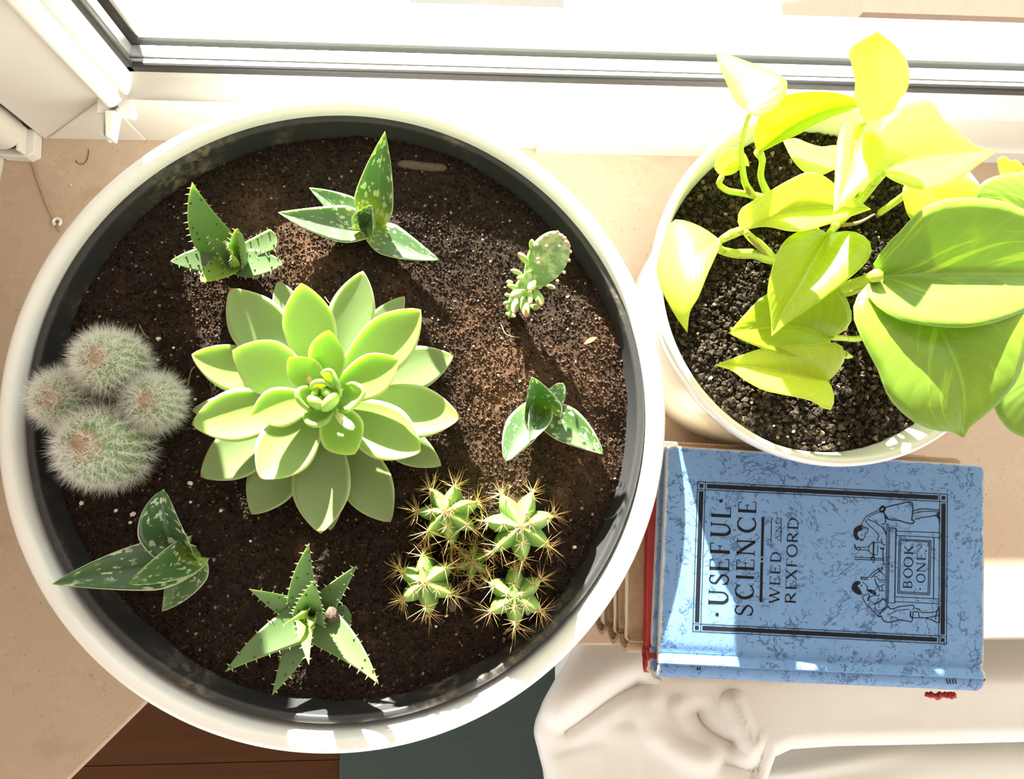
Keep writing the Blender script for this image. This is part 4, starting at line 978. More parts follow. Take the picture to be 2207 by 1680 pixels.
loft('leaf', [(2290, 480), (2270, 400), (2207, 371), (2150, 379), (2118, 393), (2104, 420), (2106, 450)], [(2290, 480), (2210, 460), (2106, 450)], [(2290, 480), (2240, 530), (2170, 520), (2106, 450)], .160, .158, .002, .002, MAT_GREEN, .004)
loft('leaf', [(2010, 628), (1940, 605), (1872, 612), (1846, 642), (1839, 676), (1849, 711), (1870, 756), (1894, 801), (1906, 838), (1925, 870), (1966, 908), (2012, 928), (2046, 930), (2077, 944)], [(2010, 628), (2026, 708), (2058, 777), (2078, 846), (2077, 944)], [(2010, 628), (2090, 600), (2190, 625), (2222, 690), (2209, 770), (2192, 822), (2146, 877), (2108, 908), (2087, 926), (2077, 944)], .176, .178, .004, .006, MAT_GREEN_D, .010)
loft('leaf', [(2265, 740), (2200, 770), (2150, 850), (2145, 884), (2177, 929), (2215, 946), (2255, 950)], [(2265, 740), (2255, 850), (2255, 950)], [(2265, 740), (2310, 780), (2330, 860), (2300, 930), (2255, 950)], .150, .140, .002, .002, MAT_GREEN, .004)
loft('leaf', [(1890, 594), (1880, 580), (1887, 563), (1911, 528), (1942, 497), (1970, 466), (2004, 441), (2049, 427), (2108, 426), (2160, 434), (2207, 452), (2280, 510), (2345, 600)], [(1890, 594), (1990, 592), (2100, 591), (2220, 592), (2345, 600)], [(1890, 594), (1872, 612), (1869, 634), (1894, 663), (1935, 687), (1987, 699), (2056, 706), (2108, 703), (2160, 691), (2207, 672), (2290, 640), (2345, 600)], .180, .178, .016, .012, MAT_GREEN, .008, bulge=.04)
# young furled leaf at the left, curled crisp one at the right
loft('leaf', [(1557, 380), (1543, 370), (1541, 355), (1549, 340), (1570, 321), (1594, 323), (1610, 338), (1615, 357)], [(1557, 380), (1566, 362), (1585, 350), (1615, 357)], [(1557, 380), (1575, 376), (1592, 366), (1603, 357), (1615, 357)], .142, .150, .010, .006, MAT_LIME, .003, 14, .12)
loft('leaf', [(2165, 400), (2152, 365), (2152, 342), (2166, 337), (2178, 347), (2190, 344), (2210, 362)], [(2165, 400), (2178, 375), (2195, 365), (2210, 362)], [(2165, 400), (2185, 405), (2205, 395), (2216, 380), (2210, 362)], .150, .158, .006, .002, MAT_LIME, .003, 16, .1)
def stem(pts, r, name='vine_stem', mat=None, n=16):
    P = catmull([at(x, y, max(z + DZV, S2Z - .006)) for x, y, z in pts], n)
    return mk(name, *tube(P, np.asarray(r) if np.ndim(r) == 0 else np.interp(np.linspace(0, 1, n), np.linspace(0, 1, len(r)), r), 8), mat or MAT_STEM, vine)
S = S2Z
stem([(1616, 246, .190), (1606, 275, .182), (1597, 315, .170), (1600, 360, .152), (1606, 395, .136), (1622, 421, .124)], [.0011, .0014, .0016, .0018, .0022], 'petiole')
stem([(1634, 328, .163), (1643, 345, .155), (1640, 382, .140), (1654, 420, .126)], [.0024, .0016, .0018, .0024], 'petiole')
stem([(1556, 381, .142), (1550, 397, .138), (1568, 411, .132), (1594, 416, .128), (1622, 421, .124)], [.0016, .0016, .0018, .0018, .0020], 'petiole')
stem([(1622, 421, .124), (1648, 428, .122), (1690, 445, .120), (1740, 480, .112), (1770, 520, .104)], [.0022, .0024, .0028, .003])
stem([(1553, 518, .158), (1548, 536, .146), (1583, 547, .132), (1628, 548, .122), (1662, 560, .114), (1720, 545, .104)], [.0016, .0024, .0028, .0028, .0028])
stem([(1597, 497, .166), (1575, 506, .158), (1557, 516, .160)], [.0022, .0026, .0020], 'petiole')
stem([(1606, 500, .150), (1620, 514, .134), (1640, 530, .124), (1664, 556, .114)], [.0018, .0022, .0024, .0026], 'petiole')
stem([(1860, 262, .176), (1850, 284, .168), (1842, 310, .160), (1830, 380, .136), (1800, 480, .106)], [.0022, .0018, .0016, .0018, .0022], 'petiole')
stem([(1905, 368, .176), (1890, 386, .168), (1868, 414, .146), (1840, 445, .126), (1795, 490, .106)], [.0026, .0024, .0026, .0028, .003], 'petiole')
stem([(1841, 309, .178), (1850, 360, .160), (1835, 440, .126), (1800, 490, .106)], [.0016, .0018, .002, .0024], 'petiole')
stem([(1787, 505, .160), (1795, 494, .140), (1802, 485, .116), (1790, 500, .102)], [.0020, .0020, .0022, .0024], 'petiole')
stem([(1890, 594, .192), (1862, 605, .166), (1832, 615, .140), (1806, 622, .122), (1770, 600, .102)], [.0032, .0026, .0028, .003, .003], 'petiole')
stem([(1874, 612, .170), (1850, 622, .136), (1840, 628, .114), (1800, 640, .102)], [.0016, .0018, .002, .002], 'petiole')
stem([(1789, 727, .140), (1815, 729, .130), (1855, 729, .116), (1900, 700, .102)], [.0016, .0016, .0018, .002], 'petiole')
stem([(1818, 764, .142), (1828, 768, .137), (1837, 769, .130)], [.0022, .0014, .0006], 'petiole')
stem([(2010, 628, .176), (1950, 640, .140), (1880, 650, .102)], [.003, .003, .003], 'petiole')
stem([(1990, 378, .146), (1950, 420, .124), (1880, 470, .102)], [.002, .002, .002], 'petiole')
stem([(2290, 480, .160), (2150, 520, .140), (1960, 560, .102)], [.0025, .003, .003], 'petiole')
stem([(2265, 740, .150), (2160, 680, .130), (1980, 620, .102)], [.0025, .003, .003], 'petiole')
stem([(1835, 345, .150), (1830, 400, .126), (1810, 460, .102)], [.002, .002, .002], 'petiole')
stem([(2165, 400, .150), (2100, 450, .126), (2000, 500, .102)], [.0015, .002, .002], 'petiole')
stem([(1872, 402, .152), (1856, 424, .138), (1838, 444, .128)], [.0008, .0016, .0010], 'leaf_sheath', MAT_SHEATH)
stem([(1606, 396, .137), (1612, 410, .132), (1620, 424, .124)], [.0006, .0012, .0008], 'leaf_sheath', MAT_SHEATH)
stem([(1612, 510, .146), (1632, 532, .130), (1655, 556, .117)], [.0005, .0010, .0007], 'leaf_sheath', MAT_SHEATH)
stem([(1812, 486, .112), (1850, 480, .112), (1885, 462, .112)], [.0012, .0010, .0005], 'leaf_sheath', MAT_SHEATH)
stem([(1850, 610, .152), (1832, 616, .142), (1812, 622, .126)], [.0006, .0012, .0008], 'leaf_sheath', MAT_SHEATH)
for i, (x, y, r, lab) in enumerate(((1645, 607, 8, 'pale grain left of the middle lime heart leaf in the ribbed planter'), (1531, 815, 9, 'pale grain at the left inside wall of the ribbed planter'), (1710, 930, 8, 'largest pale grain near the front rim of the ribbed planter'), (1697, 942, 6, 'pale grain just below the largest grain by the front rim'), (1775, 953, 6, 'pale grain at the very front of the ribbed planter soil'),
                                (1668, 918, 5, 'small pale grain left of the largest grain by the front rim'), (1620, 868, 5, 'small pale grain below the folded lime leaf'), (1893, 512, 6, 'white grain left of the biggest green leaf, lower of two'), (1887, 500, 4, 'tiny white grain left of the biggest green leaf, upper of two'), (1504, 719, 5, 'small pale grain under the tip of the leftmost lime leaf'), (1830, 940, 4, 'tiny pale grain near the front rim under the lowest green leaf'))):
    p = at(x, y, S2Z); z = float(soil2_h(np.array(p[0]), np.array(p[1]))); p = at(x, y, z + .001); R = r * .5 * mpp(z)
    V, F = ellipsoid(p, (1, .3, .2), R * 1.2, R, R * .8, nu=7, nv=6); V = np.array(V); V += np.random.RandomState(i + 50).randn(len(V), 3) * R * .12
    setp(mk('perlite_grain', V, F, MAT_PERLITE, smooth=False), lab, 'grain', 'pale grains on the ribbed planter soil')
# ------------------------------------------------------------------ books
k = NT('blue_marbled_book_cloth'); co = k.coord(); ed = k.attr('edge')
ds_ = k.n('ShaderNodeVectorMath', {0: k.n('ShaderNodeTexNoise', {'Vector': co, 'Scale': 420.0, 'Detail': 3.0}).outputs['Color'], 'Scale': .0065}, operation='SCALE').outputs[0]
dl_ = k.n('ShaderNodeVectorMath', {0: k.n('ShaderNodeTexNoise', {'Vector': co, 'Scale': 16.0, 'Detail': 2.0}).outputs['Color'], 'Scale': .10}, operation='SCALE').outputs[0]
wv = k.n('ShaderNodeVectorMath', {0: k.n('ShaderNodeVectorMath', {0: co, 1: ds_}, operation='ADD').outputs[0], 1: dl_}, operation='ADD').outputs[0]
def crack(sc, scale, wd, m0):
    vo = k.n('ShaderNodeTexVoronoi', {'Vector': k.scale(wv, sc), 'Scale': scale, 'Randomness': 1.0}, feature='DISTANCE_TO_EDGE').outputs['Distance']
    return k.math('MULTIPLY', k.sstep(vo, wd, wd * .35), k.sstep(k.noise(co, scale * 1.25, 3, .6), m0, m0 + .05))
ve = k.math('MAXIMUM', crack((1.0, 1.9, 1), 95.0, .075, .48), crack((1.7, .9, 1), 150.0, .075, .55))
ve = k.math('MULTIPLY', ve, k.math('ADD', k.math('MULTIPLY', k.sstep(k.noise(co, 45, 3), .38, .52), .6), .25))
c = k.mix(k.noise(co, 35, 4), (.118, .235, .46), (.162, .295, .525))
c = k.mix(ve, c, (.035, .075, .175))
wr = k.sstep(k.math('ADD', ed, k.math('MULTIPLY', k.math('SUBTRACT', k.noise(co, 130, 5, .7), .5), .9)), .62, .95)
c = k.mix(k.math('MULTIPLY', wr, .8), c, (.50, .49, .45))
k.set(color=c, rough=.5, spec=.3, normal=k.bump(k.noise(co, 1500, 2), .30, .0004)); MAT_BLUE = k.m
k = NT('red_book_cloth'); co = k.coord(); k.set(color=k.mix(k.noise(co, 60, 4), (.30, .018, .016), (.42, .035, .03)), rough=.7); MAT_RED = k.m
def canvas(name, a, b):
    k = NT(name); co = k.coord()
    w1 = k.n('ShaderNodeTexWave', {'Vector': co, 'Scale': 260.0, 'Distortion': .4}, bands_direction='X').outputs['Fac']; w2 = k.n('ShaderNodeTexWave', {'Vector': co, 'Scale': 260.0, 'Distortion': .4}, bands_direction='Y').outputs['Fac']
    w = k.math('MULTIPLY', w1, w2); c = k.mix(w, a, b); c = k.mix(k.math('MULTIPLY', k.sstep(k.noise(co, 60, 4), .45, .7), .35), c, tuple(x * .7 for x in a))
    k.set(color=c, rough=.85, normal=k.bump(w, .6, .0006)); return k.m
MAT_TAN = canvas('tan_canvas_cloth', (.36, .235, .13), (.56, .40, .255)); MAT_BROWN = canvas('brown_canvas_cloth', (.25, .155, .085), (.42, .285, .17))
k = NT('yellowed_pages'); co = k.coord(); k.set(color=k.mix(k.noise(k.scale(co, (4, 4, 2500)), 1, 2), (.46, .36, .24), (.70, .60, .46)), rough=.9); MAT_PAGES = k.m
MAT_INK = plain('dark_cover_ink', (.008, .009, .014), .6, spec=.15)

def book(name, label, P4, z0, z1, cloth, board=.0026, group='books in the stack', round_=.0035, spine_r=1.0, wob=.0):
    "P4: cover corners TL, TR, BR, BL as (x, y); spine along the BR-BL side; case swept from BL/TL to BR/TR"
    TL, TR, BR, BL = [np.array(p) for p in P4]; c = (TL + TR + BR + BL) / 4
    r = empty(name, (c[0], c[1], z0), label, 'book', group)
    ex = nrm(((TR - TL) + (BR - BL)) / 2); ey = nrm(((TL - BL) + (TR - BR)) / 2); W = np.linalg.norm(TR - TL + BR - BL) / 2; D = np.linalg.norm(TL - BL + TR - BR) / 2
    def wp(a, b, z): q = c + ex * (a - .5) * W + ey * b; return (q[0], q[1], z)
    hf, hb = D / 2, -D / 2
    T = z1 - z0
    # outer profile (v, z) from fore-edge bottom, round the spine, back to fore-edge top
    def outer():
        out = [(hf, z0 + board * .5), (hf - .0008, z0 + .0001)]
        for v in np.linspace(hf - .004, hb + .022, 10): out.append((v, z0))
        out += [(hb + .0185, z0 + .0004), (hb + .0155, z0 + .0016), (hb + .0125, z0 + .0012), (hb + .0095, z0 + .0004)]
        k_ = 10
        for i in range(k_ + 1):
            a = -math.pi / 2 + math.pi * i / k_
            out.append((hb + .0075 - .0072 * math.cos(a) * spine_r, z0 + T / 2 + T / 2 * math.sin(a) ** 1 * 1.0))
        out += [(hb + .0095, z1 - .0004), (hb + .0125, z1 - .0012), (hb + .0155, z1 - .0016), (hb + .0185, z1 - .0004)]
        for v in np.linspace(hb + .022, hf - .004, 10): out.append((v, z1))
        out += [(hf - .0008, z1 - .0001), (hf, z1 - board * .5)]
        return out
    O = np.array(outer()); m = len(O)
    # inward normal of the profile
    tn = np.gradient(O, axis=0); tn /= np.linalg.norm(tn, axis=1)[:, None] + 1e-12; inn = np.c_[-tn[:, 1], tn[:, 0]]
    ctr = np.array([0.02, (z0 + z1) / 2]); sgn = np.sign(((ctr - O) * inn).sum(1)); sgn[sgn == 0] = 1
    I = O + inn * sgn[:, None] * board
    I[0] = (hf, z0 + board); I[-1] = (hf, z1 - board); I[1:12, 1] = z0 + board; I[-12:-1, 1] = z1 - board
    I[1:12, 0] = O[1:12, 0]; I[-12:-1, 0] = O[-12:-1, 0]
    na = 40; us = np.unique(np.r_[np.linspace(0, 1, na), [.004, .010, .018, .982, .990, .996]]); na = len(us); V = []; F = []; ED = []
    for ui, u in enumerate(us):
        for Q in (O, I):
            for i, (v, z) in enumerate(Q):
                e = min(u, 1 - u) * W; vv = v
                if e < round_ and v > hf - round_:                       # rounded board corners
                    lim = hf - round_ + math.sqrt(max(0, round_ ** 2 - (round_ - e) ** 2)); vv = min(v, lim)
                zz = z + wob * math.sin(u * 11 + v * 60) * (1 if v < hb + .02 else .25)
                V.append(wp(u, vv, zz))
                de = min(e, abs(hf - v)); sp = max(0., 1 - abs(v - hb) / .006)
                ED.append(max(max(0., 1 - de / .0045), .72 * sp, .55 * max(0, 1 - abs(v - hb - .0095) / .003)))
    K = 2 * m
    ring = list(range(m)) + [m + i for i in range(m - 1, -1, -1)]
    for a in range(na - 1):
        for i in range(K):
            p, q = ring[i], ring[(i + 1) % K]; F.append((a * K + p, (a + 1) * K + p, (a + 1) * K + q, a * K + q))
    for a in (0, na - 1):
        for i in range(m - 1):
            f = (a * K + i, a * K + i + 1, a * K + m + i + 1, a * K + m + i); F.append(f if a == 0 else f[::-1])
    cv = mk('cover', V, F, cloth, r, attrs=dict(edge=ED))
    md = cv.modifiers.new('e', 'EDGE_SPLIT'); md.split_angle = math.radians(48)
    # page block, slightly inset, with a rounded hollow fore-edge
    V = []; F = []; prof = [(hb + .006, z0 + board), (hb + .006, z1 - board)] + [(hf - .0035 - .0012 * math.sin(math.pi * t), z1 - board - (T - 2 * board) * t) for t in np.linspace(0, 1, 7)]
    mm = len(prof)
    for u in (.0035 / W, 1 - .0035 / W):
        for v, z in prof: V.append(wp(u, v, z))
    F = [(i, (i + 1) % mm, (i + 1) % mm + mm, i + mm) for i in range(mm)] + [tuple(range(mm))[::-1], tuple(range(mm, 2 * mm))]
    mk('page_block', V, F, MAT_PAGES, r, smooth=False)
    return r, wp
def quad(pts, z): return [at(x, y, z)[:2] for x, y in pts]
book('book', 'thick brown canvas book at the bottom of the stack on the sill', quad([(1300, 946), (1985, 981), (1985, 1405), (1310, 1380)], .042), .0003, .042, MAT_BROWN)
book('book', 'tan brown canvas book second from the bottom of the stack', quad([(1327, 948), (2010, 983), (2012, 1425), (1334, 1399)], .075), .0422, .075, MAT_BROWN)
book('book', 'light tan canvas book showing its top edge under the red book', quad([(1352, 948), (2076, 987), (2078, 1450), (1360, 1416)], .107), .0752, .107, MAT_TAN)
rb_, _ = book('book', 'thin red book with a frayed spine under the blue book', quad([(1398, 978), (2080, 1015), (2084, 1500), (1396, 1450)], .1186), .1072, .1186, MAT_RED)
# frayed red cloth at the tail of the red book
mb = MB(); rs = random.Random(4)
for q in range(26):
    x = 1995 + 62 * rs.random(); y = 1494 + 6 * rs.random(); L = (4 + 12 * rs.random()) * (1 - abs(x - 2032) / 60)
    P = catmull([at(x, y, .115), at(x + rs.uniform(-4, 4), y + L * .6, .114), at(x + rs.uniform(-9, 9), y + L, .112 + rs.uniform(-.002, .003))], 5)
    mb.add(*tube(P, [.0012, .0012, .001, .0008, .0003], 5))
mb.build('frayed_cloth', MAT_RED, rb_)
blue, wp = book('book', 'blue marbled school book with black lettering on top of the stack', quad([(1440, 964), (2120, 1000), (2122, 1503), (1416, 1464)], .140), .1188, .140, MAT_BLUE, wob=.00015, round_=.005, board=.0024)
# worn corner of the spine
mb = MB(); P = catmull([at(1398, 1424, .122), at(1402, 1446, .124), at(1414, 1462, .13), at(1428, 1470, .134)], 8); P[:, 0] += .0006 * np.sin(np.arange(8) * 2.3)
mb.add(*tube(P, [.0006, .0012, .0015, .001, .0016, .0012, .001, .0004], 6)); mb.build('frayed_corner', plain('frayed_grey_board', (.52, .50, .44), .9), blue)

# printed cover: flat ink a hair above the cloth
ZI = .14015
ink = MB()
def strip(pts, w, closed=False):
    "flat ribbon of half width w(px) along pixel points"
    p = np.array(pts, float); keep = np.r_[True, np.linalg.norm(np.diff(p, axis=0), axis=1) > 1e-4]
    if np.ndim(w): w = np.asarray(w)[keep]
    p = p[keep]
    if closed: p = np.vstack([p, p[:1]])
    if len(p) < 2: return
    seg = np.diff(p, axis=0); seg /= np.linalg.norm(seg, axis=1)[:, None] + 1e-9; nr = np.c_[-seg[:, 1], seg[:, 0]]
    V = []; F = []
    n_ = len(p)
    for i in range(n_):
        if i == 0: m_ = nr[-1] + nr[0] if closed else nr[0]
        elif i == n_ - 1: m_ = nr[-1] + nr[0] if closed else nr[-1]
        else: m_ = nr[i - 1] + nr[i]
        m_ = m_ / (np.linalg.norm(m_) + 1e-9); ref = nr[min(i, n_ - 2)]; sc = 1 / max(.45, abs(np.dot(m_, ref)))
        ww = w[i] if np.ndim(w) else w
        for sg in (1, -1): q = p[i] + sg * m_ * ww * sc; V.append(at(q[0], q[1], ZI))
    for i in range(n_ - 1): F.append((2 * i, 2 * i + 2, 2 * i + 3, 2 * i + 1))
    ink.add(V, F)
def poly(pts): ink.add([at(x, y, ZI) for x, y in pts], [tuple(range(len(pts)))])
# border: outer and inner fine lines with a heavy bar between, small squares in the corners
FR = np.array([(1503, 1038), (2043, 1065), (2041, 1390), (1492, 1362)], float)
def fr(u, v):            # u along the top, v down
    return (FR[0] * (1 - u) + FR[1] * u) * (1 - v) + (FR[3] * (1 - u) + FR[2] * u) * v
UW, VW = 540., 325.
def rect(d, w):
    a, b = d / UW, d / VW; strip([fr(a, b), fr(1 - a, b), fr(1 - a, 1 - b), fr(a, 1 - b)], w, True)
rect(0.8, .75); rect(17.5, .75)
a, b = 9.2 / UW, 9.2 / VW; ga, gb = 21. / UW, 21. / VW
strip([fr(ga, b), fr(1 - ga, b)], 4.6); strip([fr(ga, 1 - b), fr(1 - ga, 1 - b)], 4.6); strip([fr(a, gb), fr(a, 1 - gb)], 4.6); strip([fr(1 - a, gb), fr(1 - a, 1 - gb)], 4.6)
for uu in (a, 1 - a):
    for v_ in (b, 1 - b): strip([fr(uu - 4 / UW, v_), fr(uu + 4 / UW, v_)], 4.2)
for uu in (17.5 / UW, 1 - 17.5 / UW):
    for v0, v1 in ((0, 17.5 / VW), (1 - 17.5 / VW, 1)): strip([fr(uu, v0), fr(uu, v1)], .7)
for v_ in (17.5 / VW, 1 - 17.5 / VW):
    for u0, u1 in ((0, 17.5 / UW), (1 - 17.5 / UW, 1)): strip([fr(u0, v_), fr(u1, v_)], .7)
# serif capitals: thick and thin strokes in a unit box (x right, y up)
def arc(cx, cy, rx, ry, a0, a1, n=14): return [(cx + rx * math.cos(math.radians(a0 + (a1 - a0) * i / n)), cy + ry * math.sin(math.radians(a0 + (a1 - a0) * i / n))) for i in range(n + 1)]
T_, t_ = .082, .040
def stem_(x, w=T_, s=.13): return [([(x, 0), (x, 1)], w), ([(x - s, .018), (x + s, .018)], .02), ([(x - s, .982), (x + s, .982)], .02)]
GL = {
 'U': [([(.2, 1), (.2, .34)] + arc(.5, .34, .30, .32, 180, 360) + [(.8, 1)], [T_] * 8 + [.045] * 3 + [t_] * 6), ([(.04, .982), (.36, .982)], .02), ([(.67, .982), (.95, .982)], .02)],
 'S': [(arc(.5, .74, .30, .24, 20, 180, 10) + [(.24, .64), (.5, .52), (.76, .38)] + arc(.5, .26, .33, .25, 20, -160, 10), [t_] * 6 + [.04] * 4 + [.055, .066, .066, .066, .055] + [.04] * 4 + [t_] * 5), ([(.79, .70), (.79, .98)], .02), ([(.16, .02), (.16, .32)], .02)],
 'E': stem_(.24) + [([(.2, .982), (.86, .982)], .022), ([(.2, .018), (.9, .018)], .022), ([(.24, .5), (.66, .5)], .02), ([(.85, .80), (.85, 1)], .022), ([(.89, 0), (.89, .22)], .022), ([(.66, .38), (.66, .62)], .02)],
 'F': stem_(.24) + [([(.2, .982), (.86, .982)], .022), ([(.24, .5), (.66, .5)], .02), ([(.85, .80), (.85, 1)], .022), ([(.66, .38), (.66, .62)], .02)],
 'L': stem_(.24) + [([(.2, .018), (.9, .018)], .022), ([(.89, 0), (.89, .24)], .022)],
 'C': [(arc(.54, .5, .42, .5, 40, 320, 20), [t_] * 4 + [.035, .05] + [T_] * 9 + [.05, .035] + [t_] * 4), ([(.87, .72), (.87, .98)], .02), ([(.87, .04), (.87, .24)], .018)],
 'I': stem_(.5, T_, .3),
 'N': [([(.18, 0), (.18, 1)], t_), ([(.84, 0), (.84, 1)], t_), ([(.16, 1), (.84, 0)], T_), ([(.02, .982), (.2, .982)], .02), ([(.04, .018), (.34, .018)], .02), ([(.68, .982), (.99, .982)], .02)],
 'W': [([(.06, 1), (.30, 0)], T_), ([(.30, 0), (.50, .96)], t_), ([(.46, .98), (.70, 0)], T_), ([(.70, 0), (.95, 1)], t_), ([(-.02, .982), (.2, .982)], .02), ([(.82, .982), (1.03, .982)], .02)],
 'D': stem_(.22) + [([(.2, .982), (.44, .982)] + arc(.44, .5, .46, .482, 90, -90, 16) + [(.2, .018)], [t_] * 5 + [.04, .055] + [T_] * 5 + [.055, .04] + [t_] * 5)],
 'A': [([(.5, 1), (.12, 0)], t_), ([(.48, 1), (.86, 0)], T_), ([(.26, .36), (.74, .36)], .02), ([(0, .018), (.25, .018)], .02), ([(.7, .018), (1, .018)], .02)],
 'R': stem_(.22) + [([(.2, .982), (.5, .982)] + arc(.5, .745, .29, .237, 90, -90, 12) + [(.22, .508)], [t_] * 4 + [.045] + [T_ * .95] * 5 + [.045] + [t_] * 4), ([(.46, .5), (.88, .02)], T_), ([(.8, .018), (.98, .018)], .02)],
 'X': [([(.12, 1), (.86, 0)], T_), ([(.84, 1), (.12, 0)], t_), ([(0, .982), (.28, .982)], .02), ([(.70, .982), (.98, .982)], .02), ([(0, .018), (.25, .018)], .02), ([(.70, .018), (1, .018)], .02)],
 'O': [(arc(.5, .5, .44, .5, 90, 450, 28), [t_ + (T_ - t_) * abs(math.sin(2 * math.pi * i / 28)) ** 1.3 for i in range(29)])],
 'B': stem_(.22) + [([(.2, .982), (.46, .982)] + arc(.46, .76, .27, .222, 90, -90, 10) + [(.22, .538)], [t_] * 3 + [.04] + [T_ * .9] * 5 + [.04] + [t_] * 3), ([(.46, .538)] + arc(.46, .278, .34, .26, 90, -90, 10) + [(.2, .018)], [t_] * 3 + [.045] + [T_] * 5 + [.045] + [t_] * 3)],
 'K': stem_(.22) + [([(.82, 1), (.30, .45)], t_), ([(.42, .58), (.86, .01)], T_), ([(.68, .982), (.96, .982)], .02), ([(.72, .018), (1, .018)], .02)],
}
def letter(ch, y0, y1, xt, xb, k_=.034, yref=None):
    "letter whose foot-to-head runs from x=xb to x=xt, reading upwards from y0 to y1 (pixels); k_ is the slope of the baseline"
    yref = y0 if yref is None else yref; hgt = xb - xt
    def f(x, y):
        py = y0 + (y1 - y0) * x; return (xb - hgt * y + k_ * (yref - py), py + .052 * (xb - hgt * y - xb))
    for pts, w in GL[ch]:
        pts2 = [f(*p) for p in pts]; w2 = np.broadcast_to(np.asarray(w, float), (len(w) if np.ndim(w) else 1,)) * hgt
        if np.ndim(w):
            w2 = np.interp(np.linspace(0, 1, len(pts2)), np.linspace(0, 1, len(w2)), w2); strip(pts2, w2)
        else: strip(pts2, float(w) * hgt)
Q0 = lambda y: 1000 + y / 4.0
def word(spec, xt, xb, yref):
    for ch, a, b in spec: letter(ch, a, b, xt, xb, .034, yref)
wd = lambda txt, spans: [(c_, Q0(a), Q0(b)) for c_, (a, b) in zip(txt, spans)]
word(wd('USEFUL', [(1232, 1082), (1060, 945), (938, 815), (792, 675), (645, 500), (478, 372)]), 1526.5, 1568.5, 1307)
word(wd('SCIENCE', [(1328, 1208), (1180, 1035), (1005, 962), (935, 820), (805, 648), (605, 455), (442, 320)]), 1583.5, 1622, 1331)
word(wd('WEED', [(1210, 1070), (1058, 968), (962, 872), (862, 762)]), 1657.5, 1679.5, 1302)
word(wd('AND', [(672, 610), (600, 540), (528, 462)]), 1671, 1680, 1168)
word(wd('REXFORD', [(1217, 1108), (1095, 1008), (1008, 908), (900, 815), (808, 698), (690, 590), (580, 466)]), 1692, 1714.5, 1304)
R0 = lambda x, y: (1800 + x / 4.667, 1060 + y / 4.667)
for ch, a, b in zip('BOOK', (985, 870, 765, 645), (890, 775, 660, 540)): letter(ch, 1060 + a / 4.667, 1060 + b / 4.667, 1946.5, 1965.5, .034, 1270)
for ch, a, b in zip('ONE', (920, 820, 700), (830, 712, 615)): letter(ch, 1060 + a / 4.667, 1060 + b / 4.667, 1975.0, 1993.5, .034, 1256)
def sq(x, y, r): poly([(x - r, y - r), (x + r, y - r), (x + r, y + r), (x - r, y + r)])
sq(1480 + 262 / 4, 1000 + 1300 / 4, 3.4); sq(1480 + 295 / 4, 1000 + 322 / 4, 3.4); sq(1480 + 650 / 4, 1000 + 825 / 4, 2.6)
strip([(1480 + 640 / 4, 1000 + 1195 / 4), (1480 + 648 / 4, 1000 + 850 / 4)], 2.9); strip([(1480 + 650 / 4, 1000 + 800 / 4), (1480 + 658 / 4, 1000 + 458 / 4)], 2.9)
strip([(1480 + 727 / 4, 1000 + 680 / 4), (1480 + 732 / 4, 1000 + 462 / 4)], .8); strip([(1480 + 812 / 4, 1000 + 682 / 4), (1480 + 816 / 4, 1000 + 466 / 4)], .8)
sq(*R0(855, 980), 1.6)
def ln(pts, w=.75, n=0, closed=False):
    q = [R0(*p) for p in pts]
    if n: q = catmull(q, n)
    strip(q, w, closed)
ln([(835, 550), (848, 535), (868, 540), (870, 560), (855, 568), (848, 582), (842, 585)], .8, 14); ln([(905, 600), (918, 595), (912, 612)], .8, 8)
# desk
ln([(520, 325), (510, 1150)]); ln([(536, 330), (524, 1152)]); ln([(510, 1150), (524, 1152)]); ln([(520, 325), (536, 330)])
ln([(545, 350), (550, 370), (535, 1120), (525, 1140)], .7); ln([(555, 368), (612, 372)]); ln([(612, 372), (600, 1122)], 1.1); ln([(600, 1122), (530, 1120)])
ln([(614, 398), (1060, 415)]); ln([(612, 442), (1056, 465)]); ln([(608, 1060), (1050, 1082)]); ln([(605, 1108), (1050, 1130)]); ln([(995, 460), (990, 1075)], 1.0)
ln([(645, 480), (965, 495), (950, 1040), (630, 1022)], .8, 0, True); ln([(660, 494), (948, 508), (935, 1024), (646, 1008)], .8, 0, True)
# girl bending over the desk
ln([(265, 335), (285, 290), (330, 240), (400, 205), (455, 180)], .8, 16); ln([(330, 262), (400, 225), (460, 200)], .7, 10)
ln([(300, 290), (340, 340), (400, 390), (430, 430)], .75, 10); ln([(330, 270), (345, 285), (380, 300), (440, 335), (470, 360), (500, 400), (512, 440)], .8, 14)
ln([(445, 180), (480, 150), (500, 180), (470, 205), (452, 190)], 2.2, 12); ln([(480, 190), (500, 230), (530, 275)], 1.4, 8)
ln([(490, 165), (560, 145), (650, 125), (740, 105), (770, 112), (782, 135), (780, 200), (770, 290)], 1.1, 24); ln([(740, 105), (765, 140), (780, 150)], .7, 8)
ln([(500, 235), (520, 270), (560, 285), (640, 292), (720, 315), (780, 322), (795, 295), (770, 285)], 1.2, 24); ln([(560, 265), (620, 275)], .7)
ln([(780, 200), (840, 180), (920, 175), (1000, 185), (1050, 185)], 1.0, 16); ln([(782, 222), (860, 205), (940, 200), (1040, 205)], .8, 12); ln([(800, 280), (880, 262), (960, 250), (1010, 240), (1030, 215)], .9, 14); ln([(1010, 240), (1045, 270), (1050, 320)], 1.1, 8); ln([(1050, 200), (1035, 240), (1052, 280)], 1.6, 8)
ln([(500, 250), (510, 300), (490, 330), (470, 325)], 1.0, 10); ln([(390, 285), (420, 300), (410, 320)], .7, 6); ln([(480, 345), (515, 420)], .7)
ln([(265, 345), (310, 365), (330, 370), (325, 400), (320, 415), (300, 425), (305, 450), (290, 470), (280, 480)], .8, 18); ln([(262, 440), (280, 435)], .9)
